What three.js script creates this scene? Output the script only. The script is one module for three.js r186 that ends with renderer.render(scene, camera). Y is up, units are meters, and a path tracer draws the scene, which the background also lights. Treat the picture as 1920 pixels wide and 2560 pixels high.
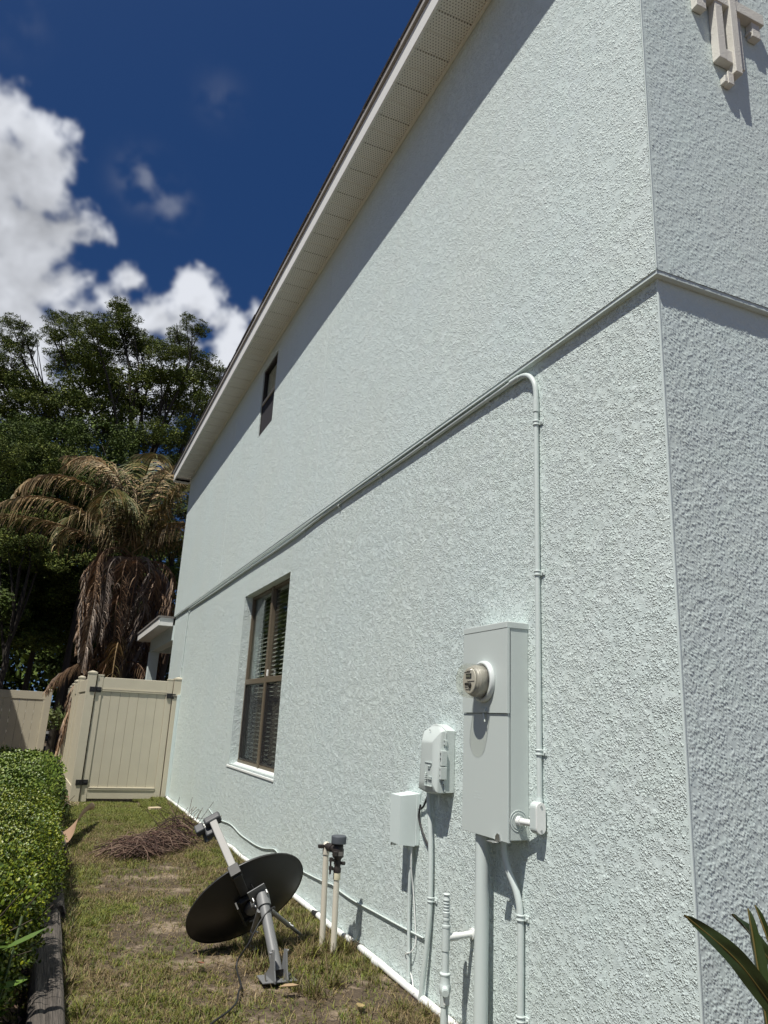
import * as THREE from 'three';
import { RoundedBoxGeometry } from 'three/addons/geometries/RoundedBoxGeometry.js';
import { mergeGeometries } from 'three/addons/utils/BufferGeometryUtils.js';
import { FontLoader } from 'three/addons/loaders/FontLoader.js';
import { TextGeometry } from 'three/addons/geometries/TextGeometry.js';

// ------------------------------------------------------------------ camera
const scene = new THREE.Scene();
const renderer = new THREE.WebGLRenderer({ antialias: true });
renderer.setSize(768, 1024);
renderer.toneMapping = THREE.LinearToneMapping;
renderer.toneMappingExposure = 1.08;
renderer.shadowMap.enabled = true;
const CAM = [-1.847, 1.26, 1.862], FPX = 1857.52;
const camera = new THREE.PerspectiveCamera(69.14, 768 / 1024, 0.05, 600);
camera.position.set(...CAM);
camera.rotation.set(0.275783, -0.397850, 0.048930, 'YXZ');
camera.updateMatrixWorld(true);
scene.add(camera);
const cm = camera.matrixWorld.elements;
// a pixel of the photograph (1920 x 2560) gives a direction; a plane the thing touches gives its distance
const ray = (u, v) => { const a = (u - 960) / FPX, b = -(v - 1280) / FPX; return [cm[0] * a + cm[4] * b - cm[8], cm[1] * a + cm[5] * b - cm[9], cm[2] * a + cm[6] * b - cm[10]]; };
const onAxis = (k) => (u, v, w) => { const d = ray(u, v), t = (w - CAM[k]) / d[k]; return [CAM[0] + t * d[0], CAM[1] + t * d[1], CAM[2] + t * d[2]]; };
const px = onAxis(0), py = onAxis(1), pz = onAxis(2);

// ------------------------------------------------------------------ noise
function rng(seed) { let a = seed >>> 0; return () => { a = (a + 0x6D2B79F5) >>> 0; let t = a; t = Math.imul(t ^ (t >>> 15), t | 1); t ^= t + Math.imul(t ^ (t >>> 7), t | 61); return ((t ^ (t >>> 14)) >>> 0) / 4294967296; }; }
const PERM = new Uint8Array(512), GX = new Float32Array(256), GY = new Float32Array(256);
{ const r = rng(7), p = Array.from({ length: 256 }, (_, i) => i); for (let i = 255; i > 0; i--) { const j = (r() * (i + 1)) | 0; [p[i], p[j]] = [p[j], p[i]]; } for (let i = 0; i < 512; i++) PERM[i] = p[i & 255]; for (let i = 0; i < 256; i++) { const a = r() * 6.2832; GX[i] = Math.cos(a); GY[i] = Math.sin(a); } }
const fade = (t) => t * t * t * (t * (t * 6 - 15) + 10);
function perlin(x, y, P = 0) {             // P: period in cells (0 = none)
  const xi = Math.floor(x), yi = Math.floor(y), xf = x - xi, yf = y - yi, u = fade(xf), v = fade(yf);
  let x0 = xi, x1 = xi + 1, y0 = yi, y1 = yi + 1;
  if (P) { x0 = ((x0 % P) + P) % P; x1 = ((x1 % P) + P) % P; y0 = ((y0 % P) + P) % P; y1 = ((y1 % P) + P) % P; }
  const h = (a, b) => PERM[(PERM[a & 255] + b + (a >> 8) * 31) & 255];
  const a = h(x0, y0), b = h(x1, y0), c = h(x0, y1), d = h(x1, y1);
  const n0 = GX[a] * xf + GY[a] * yf, n1 = GX[b] * (xf - 1) + GY[b] * yf, n2 = GX[c] * xf + GY[c] * (yf - 1), n3 = GX[d] * (xf - 1) + GY[d] * (yf - 1);
  return 1.45 * ((n0 + (n1 - n0) * u) + ((n2 + (n3 - n2) * u) - (n0 + (n1 - n0) * u)) * v);
}
function fbm(x, y, o = 4, P = 0) { let s = 0, a = 0.5, f = 1; for (let i = 0; i < o; i++) { s += a * perlin(x * f + i * 17.3 * (P ? 0 : 1), y * f - i * 9.7 * (P ? 0 : 1), P ? P * f : 0); a *= 0.5; f *= 2; } return s; }
const G3 = []; { const r = rng(19); for (let i = 0; i < 256; i++) { const z = r() * 2 - 1, p = r() * 6.2832, q = Math.sqrt(1 - z * z); G3.push(q * Math.cos(p), q * Math.sin(p), z); } }
function n3(x, y, z) {
  const X = Math.floor(x), Y = Math.floor(y), Z = Math.floor(z), a = x - X, b = y - Y, c = z - Z, u = fade(a), v = fade(b), w = fade(c); let s = 0;
  for (let k = 0; k < 8; k++) { const i = k & 1, j = (k >> 1) & 1, l = k >> 2, h = 3 * PERM[(PERM[(PERM[(X + i) & 255] + Y + j) & 255] + Z + l) & 255]; s += (i ? u : 1 - u) * (j ? v : 1 - v) * (l ? w : 1 - w) * (G3[h] * (a - i) + G3[h + 1] * (b - j) + G3[h + 2] * (c - l)); }
  return s * 1.5;
}
function fbm3(x, y, z, o = 5) { let s = 0, a = 0.5, f = 1; for (let i = 0; i < o; i++) { s += a * n3(x * f + i * 5.2, y * f + i * 3.1, z * f - i * 4.4); a *= 0.5; f *= 2.03; } return s; }
const sst = (a, b, x) => { const t = Math.min(1, Math.max(0, (x - a) / (b - a))); return t * t * (3 - 2 * t); };
const mix = (a, b, t) => a + (b - a) * t;

// ------------------------------------------------------------------ sky and sun
const SUN = new THREE.Vector3(-0.44, 1, 0.25).normalize();        // towards the sun, read from the eave, window and box shadows
{
  const W = 2048, H = 1024, data = new Float32Array(W * H * 4);
  // cumulus heads seen in the photograph: pixel, radius in pixels, weight
  const puff = [[20, 280, 60, 1], [70, 330, 62, 1], [120, 390, 60, .95], [20, 410, 90, 1.2], [170, 330, 30, .55], [80, 480, 75, 1], [10, 560, 110, 1.2], [110, 590, 85, 1.1], [190, 570, 55, .95], [240, 590, 36, .8], [60, 690, 95, 1.15], [145, 690, 66, .85], [20, 800, 110, 1.1], [110, 830, 95, 1], [205, 800, 62, .8], [40, 950, 120, 1], [330, 705, 36, .9], [305, 765, 60, .95], [385, 790, 62, 1], [475, 700, 36, 1], [495, 760, 62, 1.1], [440, 835, 95, 1.1], [345, 860, 80, 1], [550, 805, 55, 1], [605, 800, 36, .7], [570, 880, 75, 1], [635, 850, 40, .55], [255, 880, 95, 1], [450, 940, 110, 1.1], [200, 1020, 120, .85], [-120, 500, 150, 1.2], [-120, 800, 170, 1.2], [330, 1010, 120, .85], [620, 960, 70, .7], [645, 800, 45, .75], [690, 880, 70, .9], [720, 960, 80, .9]]
    .map(([u, v, r, w]) => { const d = new THREE.Vector3(...ray(u, v)).normalize(); return [d.x, d.y, d.z, (r / FPX) * 0.95, w]; });
  const wisp = [[355, 450, 42, .34], [425, 512, 36, .26], [335, 428, 28, .26], [548, 245, 40, .07], [40, 45, 50, .05]].map(([u, v, r, s]) => { const d = new THREE.Vector3(...ray(u, v)).normalize(); return [d.x, d.y, d.z, r / FPX, s]; });
  const bil = (x, y, z, o) => { let q = 0, a = 0.5, f = 1; for (let i = 0; i < o; i++) { q += a * (0.42 - Math.abs(n3(x * f + i * 5.2, y * f + i * 3.1, z * f - i * 4.4)) * 1.25); a *= 0.56; f *= 2.1; } return q; };
  const view = new THREE.Vector3(...ray(760, 700)).normalize();
  for (let j = 0; j < H; j++) {
    const th = ((j + 0.5) / H - 0.5) * Math.PI, cy = Math.cos(th), y = Math.sin(th);
    for (let i = 0; i < W; i++) {
      const ph = ((i + 0.5) / W - 0.5) * 2 * Math.PI, x = Math.cos(ph) * cy, z = Math.sin(ph) * cy, k = (j * W + i) * 4;
      const e = Math.max(0, y), mu = x * SUN.x + y * SUN.y + z * SUN.z;
      const hor = Math.exp(-e * 4.2), g = 1 + 0.35 * mu * mu + 0.9 * Math.pow(Math.max(0, mu), 24);
      let r = (0.0115 + 0.13 * hor * hor + 0.017 * hor) * g, gg = (0.038 + 0.17 * hor * hor + 0.062 * hor) * g, b = (0.122 + 0.125 * hor * hor + 0.185 * hor) * g;
      const pale = 0.07 * Math.pow(Math.max(0, mu), 4); r += pale; gg += pale; b += pale;      // the air pales towards the sun
      if (y > -0.06) {
        let F = 0;
        for (const p of puff) { const d2 = (x - p[0]) ** 2 + (y - p[1]) ** 2 + (z - p[2]) ** 2; const q = d2 / (p[3] * p[3]); if (q < 7) F = Math.max(F, p[4] * Math.exp(-q * 0.8)) + 0.10 * p[4] * Math.exp(-q * 1.2); }
        F = Math.min(F, 1.35);
        const inV = sst(0.70, 0.86, x * view.x + y * view.y + z * view.z);      // the part of the sky the photograph shows is laid out head by head
        const big = fbm3(x * 2.1 + 4, y * 3.4, z * 2.1 - 2, 4), wx = 0.03 * n3(x * 9, y * 9, z * 9 + 4), det = bil(x * 10 + wx * 10, y * 12 + wx * 10, z * 10, 5), fine = fbm3(x * 46, y * 52, z * 46, 4);
        const oth = (1 - inV) * (0.30 + 2.1 * big) * (1 - sst(0.62, 0.9, y));
        const base = Math.max(F, oth), gate = sst(0.08, 0.34, base), D = base + (det * 1.55 + fine * 0.55 - 0.30) * gate;
        let a = sst(0.26, 0.98, D);
        const lit = bil(x * 10 + wx * 10 + SUN.x * 0.25, y * 12 + wx * 10 + SUN.y * 0.25, z * 10 + SUN.z * 0.25, 4) - det;
        const body = sst(0.6, 1.9, D), low = fbm3(x * 5 + 9, y * 6, z * 5, 4);
        let s = 0.58 - 0.12 * body + 0.38 * det - 0.28 * lit + 0.36 * low + 0.08 * fine;
        s = Math.min(0.74, Math.max(0.24, s));
        for (const p of wisp) { const d2 = (x - p[0]) ** 2 + (y - p[1]) ** 2 + (z - p[2]) ** 2, q = d2 / (p[3] * p[3]); if (q < 6) { const t = Math.exp(-q) * p[4] * sst(-0.15, 0.35, fbm3(x * 22, y * 26, z * 22, 5) + 0.12); if (t > a) { a = t; s = 0.62; } } }
        const cr = s * 0.95, cg = s * 0.985, cb = s * 1.06;
        r = mix(r, cr, a); gg = mix(gg, cg, a); b = mix(b, cb, a);
      } else { r = 0.10; gg = 0.10; b = 0.085; }
      data[k] = r; data[k + 1] = gg; data[k + 2] = b; data[k + 3] = 1;
    }
  }
  const sky = new THREE.DataTexture(data, W, H, THREE.RGBAFormat, THREE.FloatType);
  sky.mapping = THREE.EquirectangularReflectionMapping; sky.magFilter = THREE.LinearFilter; sky.minFilter = THREE.LinearFilter; sky.needsUpdate = true;
  scene.background = sky; scene.environment = sky;
}
const sun = new THREE.DirectionalLight(new THREE.Color().setRGB(1, 0.955, 0.87), 5.0);
sun.position.copy(SUN).multiplyScalar(40).add(new THREE.Vector3(-1, 0, -6)); sun.target.position.set(-1, 0, -6);
sun.castShadow = true; sun.shadow.mapSize.set(4096, 4096); sun.shadow.radius = 1;
Object.assign(sun.shadow.camera, { left: -22, right: 22, top: 22, bottom: -22, near: 1, far: 90 });
scene.add(sun, sun.target);

// ------------------------------------------------------------------ building helpers
const taken = new Map();
function numbered(n) { const k = taken.get(n) || 0; taken.set(n, k + 1); return k ? n + '_' + String(k).padStart(3, '0') : n; }
const V = (a) => new THREE.Vector3(...a);
const rootPos = (o) => { const p = new THREE.Vector3(); for (let q = o; q && q !== scene; q = q.parent) p.add(q.position); return p; };
function thing(name, label, category, pos = [0, 0, 0], group) { const g = new THREE.Group(); g.name = numbered(name); g.position.set(...pos); g.userData = { label, category }; if (group) g.userData.group = group; scene.add(g); return g; }
function clean(g) { const o = g.index ? g.toNonIndexed() : g; const r = new THREE.BufferGeometry(); for (const a of ['position', 'normal', 'uv']) if (o.attributes[a]) r.setAttribute(a, o.attributes[a]); if (!r.attributes.uv) r.setAttribute('uv', new THREE.BufferAttribute(new Float32Array(r.attributes.position.count * 2), 2)); if (o.attributes.color) r.setAttribute('color', o.attributes.color); return r; }
function triUV(g) {                        // uv in metres from the dominant direction of each face
  const p = g.attributes.position, n = g.attributes.normal, uv = new Float32Array(p.count * 2);
  for (let i = 0; i < p.count; i++) { const ax = Math.abs(n.getX(i)), ay = Math.abs(n.getY(i)), az = Math.abs(n.getZ(i)); let u, v; if (ax >= ay && ax >= az) { u = -p.getZ(i); v = p.getY(i); } else if (az >= ay) { u = p.getX(i) + 0.37; v = p.getY(i) + 0.53; } else { u = p.getX(i); v = p.getZ(i); } uv[2 * i] = u; uv[2 * i + 1] = v; }
  g.setAttribute('uv', new THREE.BufferAttribute(uv, 2)); return g;
}
function mesh(name, geos, mat, parent, tri = false) {           // all geometry is written in world metres; the parent's place is taken off again
  const list = (Array.isArray(geos) ? geos : [geos]).map(clean);
  let g = list.length > 1 ? mergeGeometries(list, false) : list[0];
  if (tri) triUV(g);
  const p = parent ? rootPos(parent) : new THREE.Vector3(); if (p.lengthSq() > 0) { g = g.clone(); g.translate(-p.x, -p.y, -p.z); }
  const m = new THREE.Mesh(g, mat); m.name = parent ? name : numbered(name); m.castShadow = m.receiveShadow = true; (parent || scene).add(m); return m;
}
function single(name, geos, mat, label, category, base = [0, 0, 0], group, tri = false) { const p = new THREE.Group(); p.position.set(...base); const m = mesh(name, geos, mat, p, tri); p.remove(m); m.position.set(...base); m.name = numbered(name); m.userData = { label, category }; if (group) m.userData.group = group; scene.add(m); return m; }
const box = (x0, x1, y0, y1, z0, z1) => new THREE.BoxGeometry(Math.abs(x1 - x0), Math.abs(y1 - y0), Math.abs(z1 - z0)).translate((x0 + x1) / 2, (y0 + y1) / 2, (z0 + z1) / 2);
const rbox = (x0, x1, y0, y1, z0, z1, r = 0.006, s = 2) => new RoundedBoxGeometry(Math.abs(x1 - x0), Math.abs(y1 - y0), Math.abs(z1 - z0), s, r).translate((x0 + x1) / 2, (y0 + y1) / 2, (z0 + z1) / 2);
function cyl(a, b, r0, r1 = r0, n = 20, open = false) { const A = V(a), B = V(b), d = B.clone().sub(A), g = new THREE.CylinderGeometry(r1, r0, d.length(), n, 1, open); g.translate(0, d.length() / 2, 0); g.applyQuaternion(new THREE.Quaternion().setFromUnitVectors(new THREE.Vector3(0, 1, 0), d.clone().normalize())); return g.translate(...a); }
function tube(pts, r, n = 40, k = 10, tension = 0.5) { return new THREE.TubeGeometry(new THREE.CatmullRomCurve3(pts.map(V), false, 'catmullrom', tension), n, r, k, false); }
function lathe(prof, a, dir, n = 28) { const g = new THREE.LatheGeometry(prof.map(([r, y]) => new THREE.Vector2(Math.max(r, 1e-4), y)), n); g.applyQuaternion(new THREE.Quaternion().setFromUnitVectors(new THREE.Vector3(0, 1, 0), V(dir).normalize())); return g.translate(...a); }
function ring(a, dir, R, r, n = 24, k = 8) { const g = new THREE.TorusGeometry(R, r, k, n); g.applyQuaternion(new THREE.Quaternion().setFromUnitVectors(new THREE.Vector3(0, 0, 1), V(dir).normalize())); return g.translate(...a); }
function extr(pts, depth, bevel = 0, holes = []) { const s = new THREE.Shape(pts.map(([x, y]) => new THREE.Vector2(x, y))); for (const h of holes) s.holes.push(new THREE.Path(h.map(([x, y]) => new THREE.Vector2(x, y)))); return new THREE.ExtrudeGeometry(s, { depth, bevelEnabled: bevel > 0, bevelSize: bevel, bevelThickness: bevel, bevelSegments: 2, curveSegments: 10 }); }
const sideways = (g) => g.rotateY(Math.PI / 2);                    // shape x -> -z, extrusion -> +x
const rect = (x0, x1, y0, y1) => [[x0, y0], [x1, y0], [x1, y1], [x0, y1]];

// ------------------------------------------------------------------ textures
function tex(N, fn, srgb = true, rep = 1, M2 = N) {
  const d = new Uint8Array(N * M2 * 4); const c = [0, 0, 0];
  for (let j = 0; j < M2; j++) for (let i = 0; i < N; i++) { fn(i / N, j / M2, c, i, j); const k = (j * N + i) * 4; d[k] = Math.max(0, Math.min(255, c[0])); d[k + 1] = Math.max(0, Math.min(255, c[1])); d[k + 2] = Math.max(0, Math.min(255, c[2])); d[k + 3] = 255; }
  const t = new THREE.DataTexture(d, N, M2); t.wrapS = t.wrapT = THREE.RepeatWrapping; t.magFilter = THREE.LinearFilter; t.minFilter = THREE.LinearMipmapLinearFilter; t.generateMipmaps = true; if (srgb) t.colorSpace = THREE.SRGBColorSpace; t.repeat.set(rep, rep); t.needsUpdate = true; return t;
}
const lin = (v) => 255 * (v <= 0.0031308 ? 12.92 * v : 1.055 * Math.pow(v, 1 / 2.4) - 0.055);
const col = (r, g, b) => new THREE.Color().setRGB(r, g, b);
const std = (c, rough = 0.6, o = {}) => new THREE.MeshStandardMaterial({ color: Array.isArray(c) ? col(...c) : c, roughness: rough, ...o });

// stucco: splatter knocked down with a trowel, 2 m repeat; crumbs of 6 to 20 mm with smooth islands between
const SN = 2048, stuccoRough = new Float32Array(SN * SN);
{
  const R = rng(41), mm = SN / 1500;                              // texels per millimetre
  const mask = (x, y) => 0.72 + 0.20 * perlin(x / SN * 13, y / SN * 13, 13) + 0.38 * perlin(x / SN * 34, y / SN * 34, 34) + 0.42 * perlin(x / SN * 80, y / SN * 80, 80);
  const crumbs = (n, r0, r1, h0, h1, th) => { for (let k = 0; k < n; k++) { const cx = R() * SN, cy = R() * SN, m = mask(cx, cy), keep = R(); const rr = (r0 + (r1 - r0) * R() * R()) * mm, hh = h0 + (h1 - h0) * R(), an = R() * 3.1416, el = 0.68 + 0.32 * R(); if (keep > sst(th - 0.35, th + 0.35, m)) continue;
    const ca = Math.cos(an), sa = Math.sin(an), q = Math.ceil(rr); for (let j = -q; j <= q; j++) for (let i = -q; i <= q; i++) { const u = (i * ca + j * sa) / rr, v = (j * ca - i * sa) / (rr * el), d = u * u + v * v; if (d >= 1) continue; const h = hh * (1 - d) * (1 + 0.35 * u), x = (Math.round(cx) + i + SN) % SN, y = (Math.round(cy) + j + SN) % SN, o = y * SN + x; if (h > stuccoRough[o]) stuccoRough[o] = h; } } };
  crumbs(5000, 6, 14, 0.15, 0.4, 0.75); crumbs(26000, 2.6, 6.4, 0.4, 1.0, 0.66); crumbs(52000, 1.6, 3.6, 0.3, 0.95, 0.60);
  for (let j = 0; j < SN; j++) for (let i = 0; i < SN; i++) { const o = j * SN + i, h = stuccoRough[o], k = h > 0.62 ? 0.62 + (h - 0.62) * 0.45 : h; stuccoRough[o] = 0.2 + 0.62 * k + 0.03 * perlin(i / SN * 300, j / SN * 300, 300) + 0.10 * perlin(i / SN * 60, j / SN * 60, 60) + 0.14 * perlin(i / SN * 28, j / SN * 28, 28) + 0.10 * perlin(i / SN * 14, j / SN * 14, 14); }
}
const stuccoTex = tex(SN, (u, v, c, i, j) => { c[0] = c[1] = c[2] = 255 * stuccoRough[j * SN + i]; }, false, 1 / 1.5);
// the paint is a little uneven in tone: broad soft roller patches, no more than a few per cent
const paintTex = tex(512, (u, v, c) => { const n = fbm(u * 6, v * 6, 4, 6), k = perlin(u * 5 + 2, v * 5, 5); const s = 1 + 0.035 * n; c[0] = lin(0.645 * s * (1 - 0.012 * k)); c[1] = lin(0.735 * s); c[2] = lin(0.718 * s * (1 + 0.012 * k)); }, true, 0.22);
const M = {};
M.stucco = new THREE.MeshStandardMaterial({ map: paintTex, roughness: 0.55, bumpMap: stuccoTex, bumpScale: 0.0094 });
const stuccoTex2 = stuccoTex.clone(); stuccoTex2.repeat.set(0.6, 0.6); stuccoTex2.needsUpdate = true;
M.stuccoFront = new THREE.MeshStandardMaterial({ map: paintTex, roughness: 0.55, bumpMap: stuccoTex, bumpScale: 0.0118 });
M.stuccoCoat = new THREE.MeshStandardMaterial({ map: paintTex, roughness: 0.6 });
M.stuccoUp = new THREE.MeshStandardMaterial({ map: paintTex, roughness: 0.55, bumpMap: stuccoTex2, bumpScale: 0.0070 });
M.paint = std([0.64, 0.725, 0.71], 0.5);
M.boxPaint = std([0.55, 0.61, 0.592], 0.42);
M.pipePaint = std([0.59, 0.66, 0.645], 0.45);
M.white = std([0.78, 0.80, 0.78], 0.45);
const perfTex = tex(256, (u, v, c) => { const gx = (u * 8) % 1 - 0.5, row = Math.floor(v * 8), gy = (v * 8) % 1 - 0.5, gx2 = ((u * 8 + (row % 2) * 0.5) % 1) - 0.5; const hole = (gx2 * gx2 + gy * gy * 0.8) < 0.030 ? 1 : 0; c[0] = hole ? 60 : lin(0.80); c[1] = hole ? 58 : lin(0.795); c[2] = hole ? 54 : lin(0.745); }, true, 1);
perfTex.repeat.set(1 / 0.16, 1 / 0.16);
M.soffit = new THREE.MeshStandardMaterial({ map: perfTex, roughness: 0.5 });
M.vinylWhite = std([0.80, 0.795, 0.75], 0.45);
M.fascia = std([0.78, 0.78, 0.75], 0.4);
M.drip = std([0.36, 0.34, 0.32], 0.6);
M.shingle = new THREE.MeshStandardMaterial({ map: tex(256, (u, v, c) => { const n = fbm(u * 32, v * 32, 3, 32); const s = 0.17 * (1 + 0.8 * n); c[0] = lin(s * 1.08); c[1] = lin(s); c[2] = lin(s * 0.93); }, true, 2), roughness: 0.95 });
M.bronze = std([0.135, 0.110, 0.075], 0.45);
M.bronzeDark = std([0.03, 0.026, 0.024], 0.5);
M.glass = new THREE.MeshPhysicalMaterial({ color: col(0.80, 0.84, 0.83), roughness: 0.03, transmission: 1, thickness: 0, ior: 1.5 });
M.screen = std([0.012, 0.012, 0.015], 0.9, { transparent: true, opacity: 0.30, side: THREE.DoubleSide });
M.blind = std([0.72, 0.68, 0.61], 0.6);
M.inside = std([0.30, 0.28, 0.25], 0.9);
const vinylGrain = tex(512, (u, v, c) => { const n = 0.5 + 0.22 * perlin(u * 90, v * 6, 0) + 0.2 * perlin(u * 220, v * 10, 0); c[0] = c[1] = c[2] = 255 * n; }, false, 1);
M.vinyl = new THREE.MeshStandardMaterial({ map: tex(256, (u, v, c) => { const n = fbm(u * 6, v * 6, 4, 6); const s = 1 + 0.07 * n; c[0] = lin(0.56 * s); c[1] = lin(0.515 * s); c[2] = lin(0.40 * s); }, true, 0.6), roughness: 0.48, bumpMap: vinylGrain, bumpScale: 0.0006 });
M.black = std([0.012, 0.012, 0.013], 0.45);
M.blackRubber = std([0.016, 0.016, 0.017], 0.6);
M.steel = std([0.55, 0.55, 0.54], 0.32, { metalness: 0.9 });
M.dishBack = std([0.022, 0.022, 0.021], 0.42);
M.dishGrey = new THREE.MeshStandardMaterial({ color: col(0.17, 0.175, 0.178), roughness: 0.5 });
M.armGrey = std([0.30, 0.295, 0.28], 0.5);
M.lnb = std([0.075, 0.078, 0.082], 0.5);
M.pvc = std([0.66, 0.62, 0.52], 0.4);
M.valveBlack = std([0.030, 0.024, 0.022], 0.55);
M.capGrey = std([0.075, 0.085, 0.10], 0.6);

// ================================================================== THE HOUSE
const YS = 5.522, YB = 2.925, L = 12.0, UP = 0.03;
const house = thing('house', 'pale aqua two storey stucco house with white eaves and a bronze framed window', 'house');
{
  const wz0 = 4.68, wz1 = 6.47, wy0 = 0.765, wy1 = 2.557;           // lower window opening (along -z, up)
  const uz0 = 5.87, uz1 = 6.52, uy0 = 4.49, uy1 = 5.37;             // upper window opening
  mesh('lower_side_wall', sideways(extr(rect(0.01, L, -0.3, YB + 0.05), 0.2, 0, [rect(wz0, wz1, wy0, wy1)])), M.stucco, house, true);
  mesh('upper_side_wall', sideways(extr(rect(-0.022, L, YB, YS + 0.1), 0.2, 0, [rect(uz0, uz1, uy0, uy1)])).translate(-UP, 0, 0), M.stuccoUp, house, true);
  mesh('lower_front_wall', [box(0, 0.72, -0.3, YB + 0.05, -0.01, -0.006), box(0.72, 5, -0.3, YB + 0.05, -0.01, 0)], M.stuccoFront, house, true);
  // the front wall is lit at a grazing angle: here the stucco coat is real relief that shades itself
  const coat = (x0, x1, y0, y1, z0, st, amp, rep) => {
    const nx = Math.round((x1 - x0) / st), ny = Math.round((y1 - y0) / st), pos = new Float32Array((nx + 1) * (ny + 1) * 3), uv = new Float32Array((nx + 1) * (ny + 1) * 2), idx = new Uint32Array(nx * ny * 6); let k = 0;
    const H = (x, y) => { const u = (((x + 0.37) * rep % 1) + 1) % 1 * SN, v = (((y + 0.53) * rep % 1) + 1) % 1 * SN, i = Math.floor(u), j = Math.floor(v), a = u - i, b = v - j, q = (m, n) => stuccoRough[((j + n) % SN) * SN + (i + m) % SN]; return mix(mix(q(0, 0), q(1, 0), a), mix(q(0, 1), q(1, 1), a), b); };
    for (let j = 0; j <= ny; j++) for (let i = 0; i <= nx; i++) { const x = x0 + i * st, y = y0 + j * st, o = j * (nx + 1) + i, e = sst(0.004, 0.02, x - x0); pos[3 * o] = x; pos[3 * o + 1] = y; pos[3 * o + 2] = z0 + e * amp * (H(x, y) - 0.28); uv[2 * o] = x + 0.37; uv[2 * o + 1] = y + 0.53; if (i < nx && j < ny) { idx[k++] = o; idx[k++] = o + 1; idx[k++] = o + nx + 1; idx[k++] = o + 1; idx[k++] = o + nx + 2; idx[k++] = o + nx + 1; } }
    const g = new THREE.BufferGeometry(); g.setAttribute('position', new THREE.BufferAttribute(pos, 3)); g.setAttribute('uv', new THREE.BufferAttribute(uv, 2)); g.setIndex(new THREE.BufferAttribute(idx, 1)); g.computeVertexNormals();
    const m = new THREE.Mesh(g, M.stuccoCoat); m.name = 'stucco_coat'; m.castShadow = m.receiveShadow = true; house.add(m);
  };
  coat(0.0004, 0.72, 0.2, YB - 0.004, -0.001, 0.003, 0.0056, 1 / 1.15);
  coat(-UP + 0.0004, 0.72, YB + 0.001, 4.75, UP - 0.001, 0.0032, 0.0044, 1 / 1.25);
  mesh('upper_front_wall', [box(-UP, 0.72, YB, YS + 0.1, 0.022, UP - 0.006), box(0.72, 5, YB, YS + 0.1, 0.022, UP)], M.stuccoUp, house, true);
  // smooth plastic corner beads
  mesh('corner_bead', [rbox(-0.0014, 0.006, -0.3, YB - 0.003, -0.007, 0.0016, 0.0014)], M.paint, house);
  mesh('corner_bead', [rbox(-UP - 0.0012, -UP + 0.004, YB + 0.004, YS, UP - 0.003, UP + 0.0012, 0.0011)], M.paint, house);
  // weep screed under the upper storey
  mesh('weep_screed', [box(-UP + 0.004, -0.0002, YB - 0.016, YB + 0.001, 0.0, -L + 0.002)], M.paint, house);
  mesh('weep_screed', [box(-UP + 0.004, 5, YB - 0.016, YB + 0.001, 0.0002, UP - 0.004)], M.paint, house);
  // control joints of the upper wall
  mesh('control_joint', [box(-UP - 0.0013, -UP + 0.01, YB, YS, -4.005, -4.0)], M.paint, house);
  mesh('control_joint', [box(-UP - 0.0013, -UP + 0.01, YB, YS, -7.977, -7.972)], M.paint, house);
  // the rest of the shell, so that light enters by the windows only
  mesh('back_wall', box(0.2, 9, -0.3, YS + 0.1, -L, -L + 0.2), M.stucco, house, true);
  mesh('far_wall', box(8.8, 9, -0.3, YS + 0.1, -0.25, -L + 0.2), M.stucco, house, true);
  mesh('front_wall_return', box(5, 9, -0.3, YS + 0.1, -0.22, -0.02), M.stucco, house, true);
  mesh('floor_slab', box(0.2, 8.8, -0.3, 0.1, -0.25, -L + 0.2), M.inside, house);
  mesh('upper_floor', box(0.2, 8.8, YB - 0.1, YB + 0.15, -0.25, -L + 0.2), M.inside, house);
  mesh('ceiling', box(0.2, 8.8, YS + 0.0, YS + 0.1, -0.25, -L + 0.2), M.inside, house);
  mesh('partition', box(2.4, 2.5, 0.1, YS, -0.25, -L + 0.2), M.inside, house);

  // ---- lower window
  const w = new THREE.Group(); w.name = 'window'; house.add(w); w.userData.label = 'lower bronze framed double window with white blinds';
  const fx0 = 0.088, fx1 = 0.128, fw = 0.030, zc = -5.575;
  mesh('frame', [rbox(fx0, fx1, wy0 + 0.012, wy0 + 0.012 + fw, -wz1, -wz0, 0.004), rbox(fx0, fx1, wy1 - fw, wy1, -wz1, -wz0, 0.004), rbox(fx0 + 0.002, fx1, wy0 + 0.012, wy1, -wz1, -wz1 + 0.03, 0.004), rbox(fx0 + 0.002, fx1, wy0 + 0.012, wy1, -wz0 - 0.03, -wz0, 0.004)], M.bronze, w);
  mesh('mullion', [rbox(fx0 - 0.012, fx1, wy0 + 0.014, wy1 - 0.002, zc - 0.030, zc + 0.030, 0.006)], M.bronze, w);
  for (const [a, b] of [[-wz1 + 0.03, zc - 0.034], [zc + 0.034, -wz0 - 0.03]]) {
    mesh('meeting_rail', rbox(fx0 - 0.006, fx1, 1.585, 1.64, a, b, 0.005), M.bronze, w);
    mesh('pane', box(fx1 - 0.012, fx1 - 0.008, 1.64, wy1 - fw, a, b), M.glass, w);
    mesh('pane', box(fx1 - 0.006, fx1 - 0.002, wy0 + 0.05, 1.585, a, b), M.glass, w);
    mesh('insect_screen', box(fx0 + 0.006, fx0 + 0.0075, wy0 + 0.05, 1.585, a, b), M.screen, w);
    mesh('screen_frame', [box(fx0 + 0.003, fx0 + 0.011, wy0 + 0.048, wy0 + 0.062, a, b), box(fx0 + 0.003, fx0 + 0.011, wy0 + 0.05, 1.585, a, a + 0.014), box(fx0 + 0.003, fx0 + 0.011, wy0 + 0.05, 1.585, b - 0.014, b)], M.bronzeDark, w);
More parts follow.
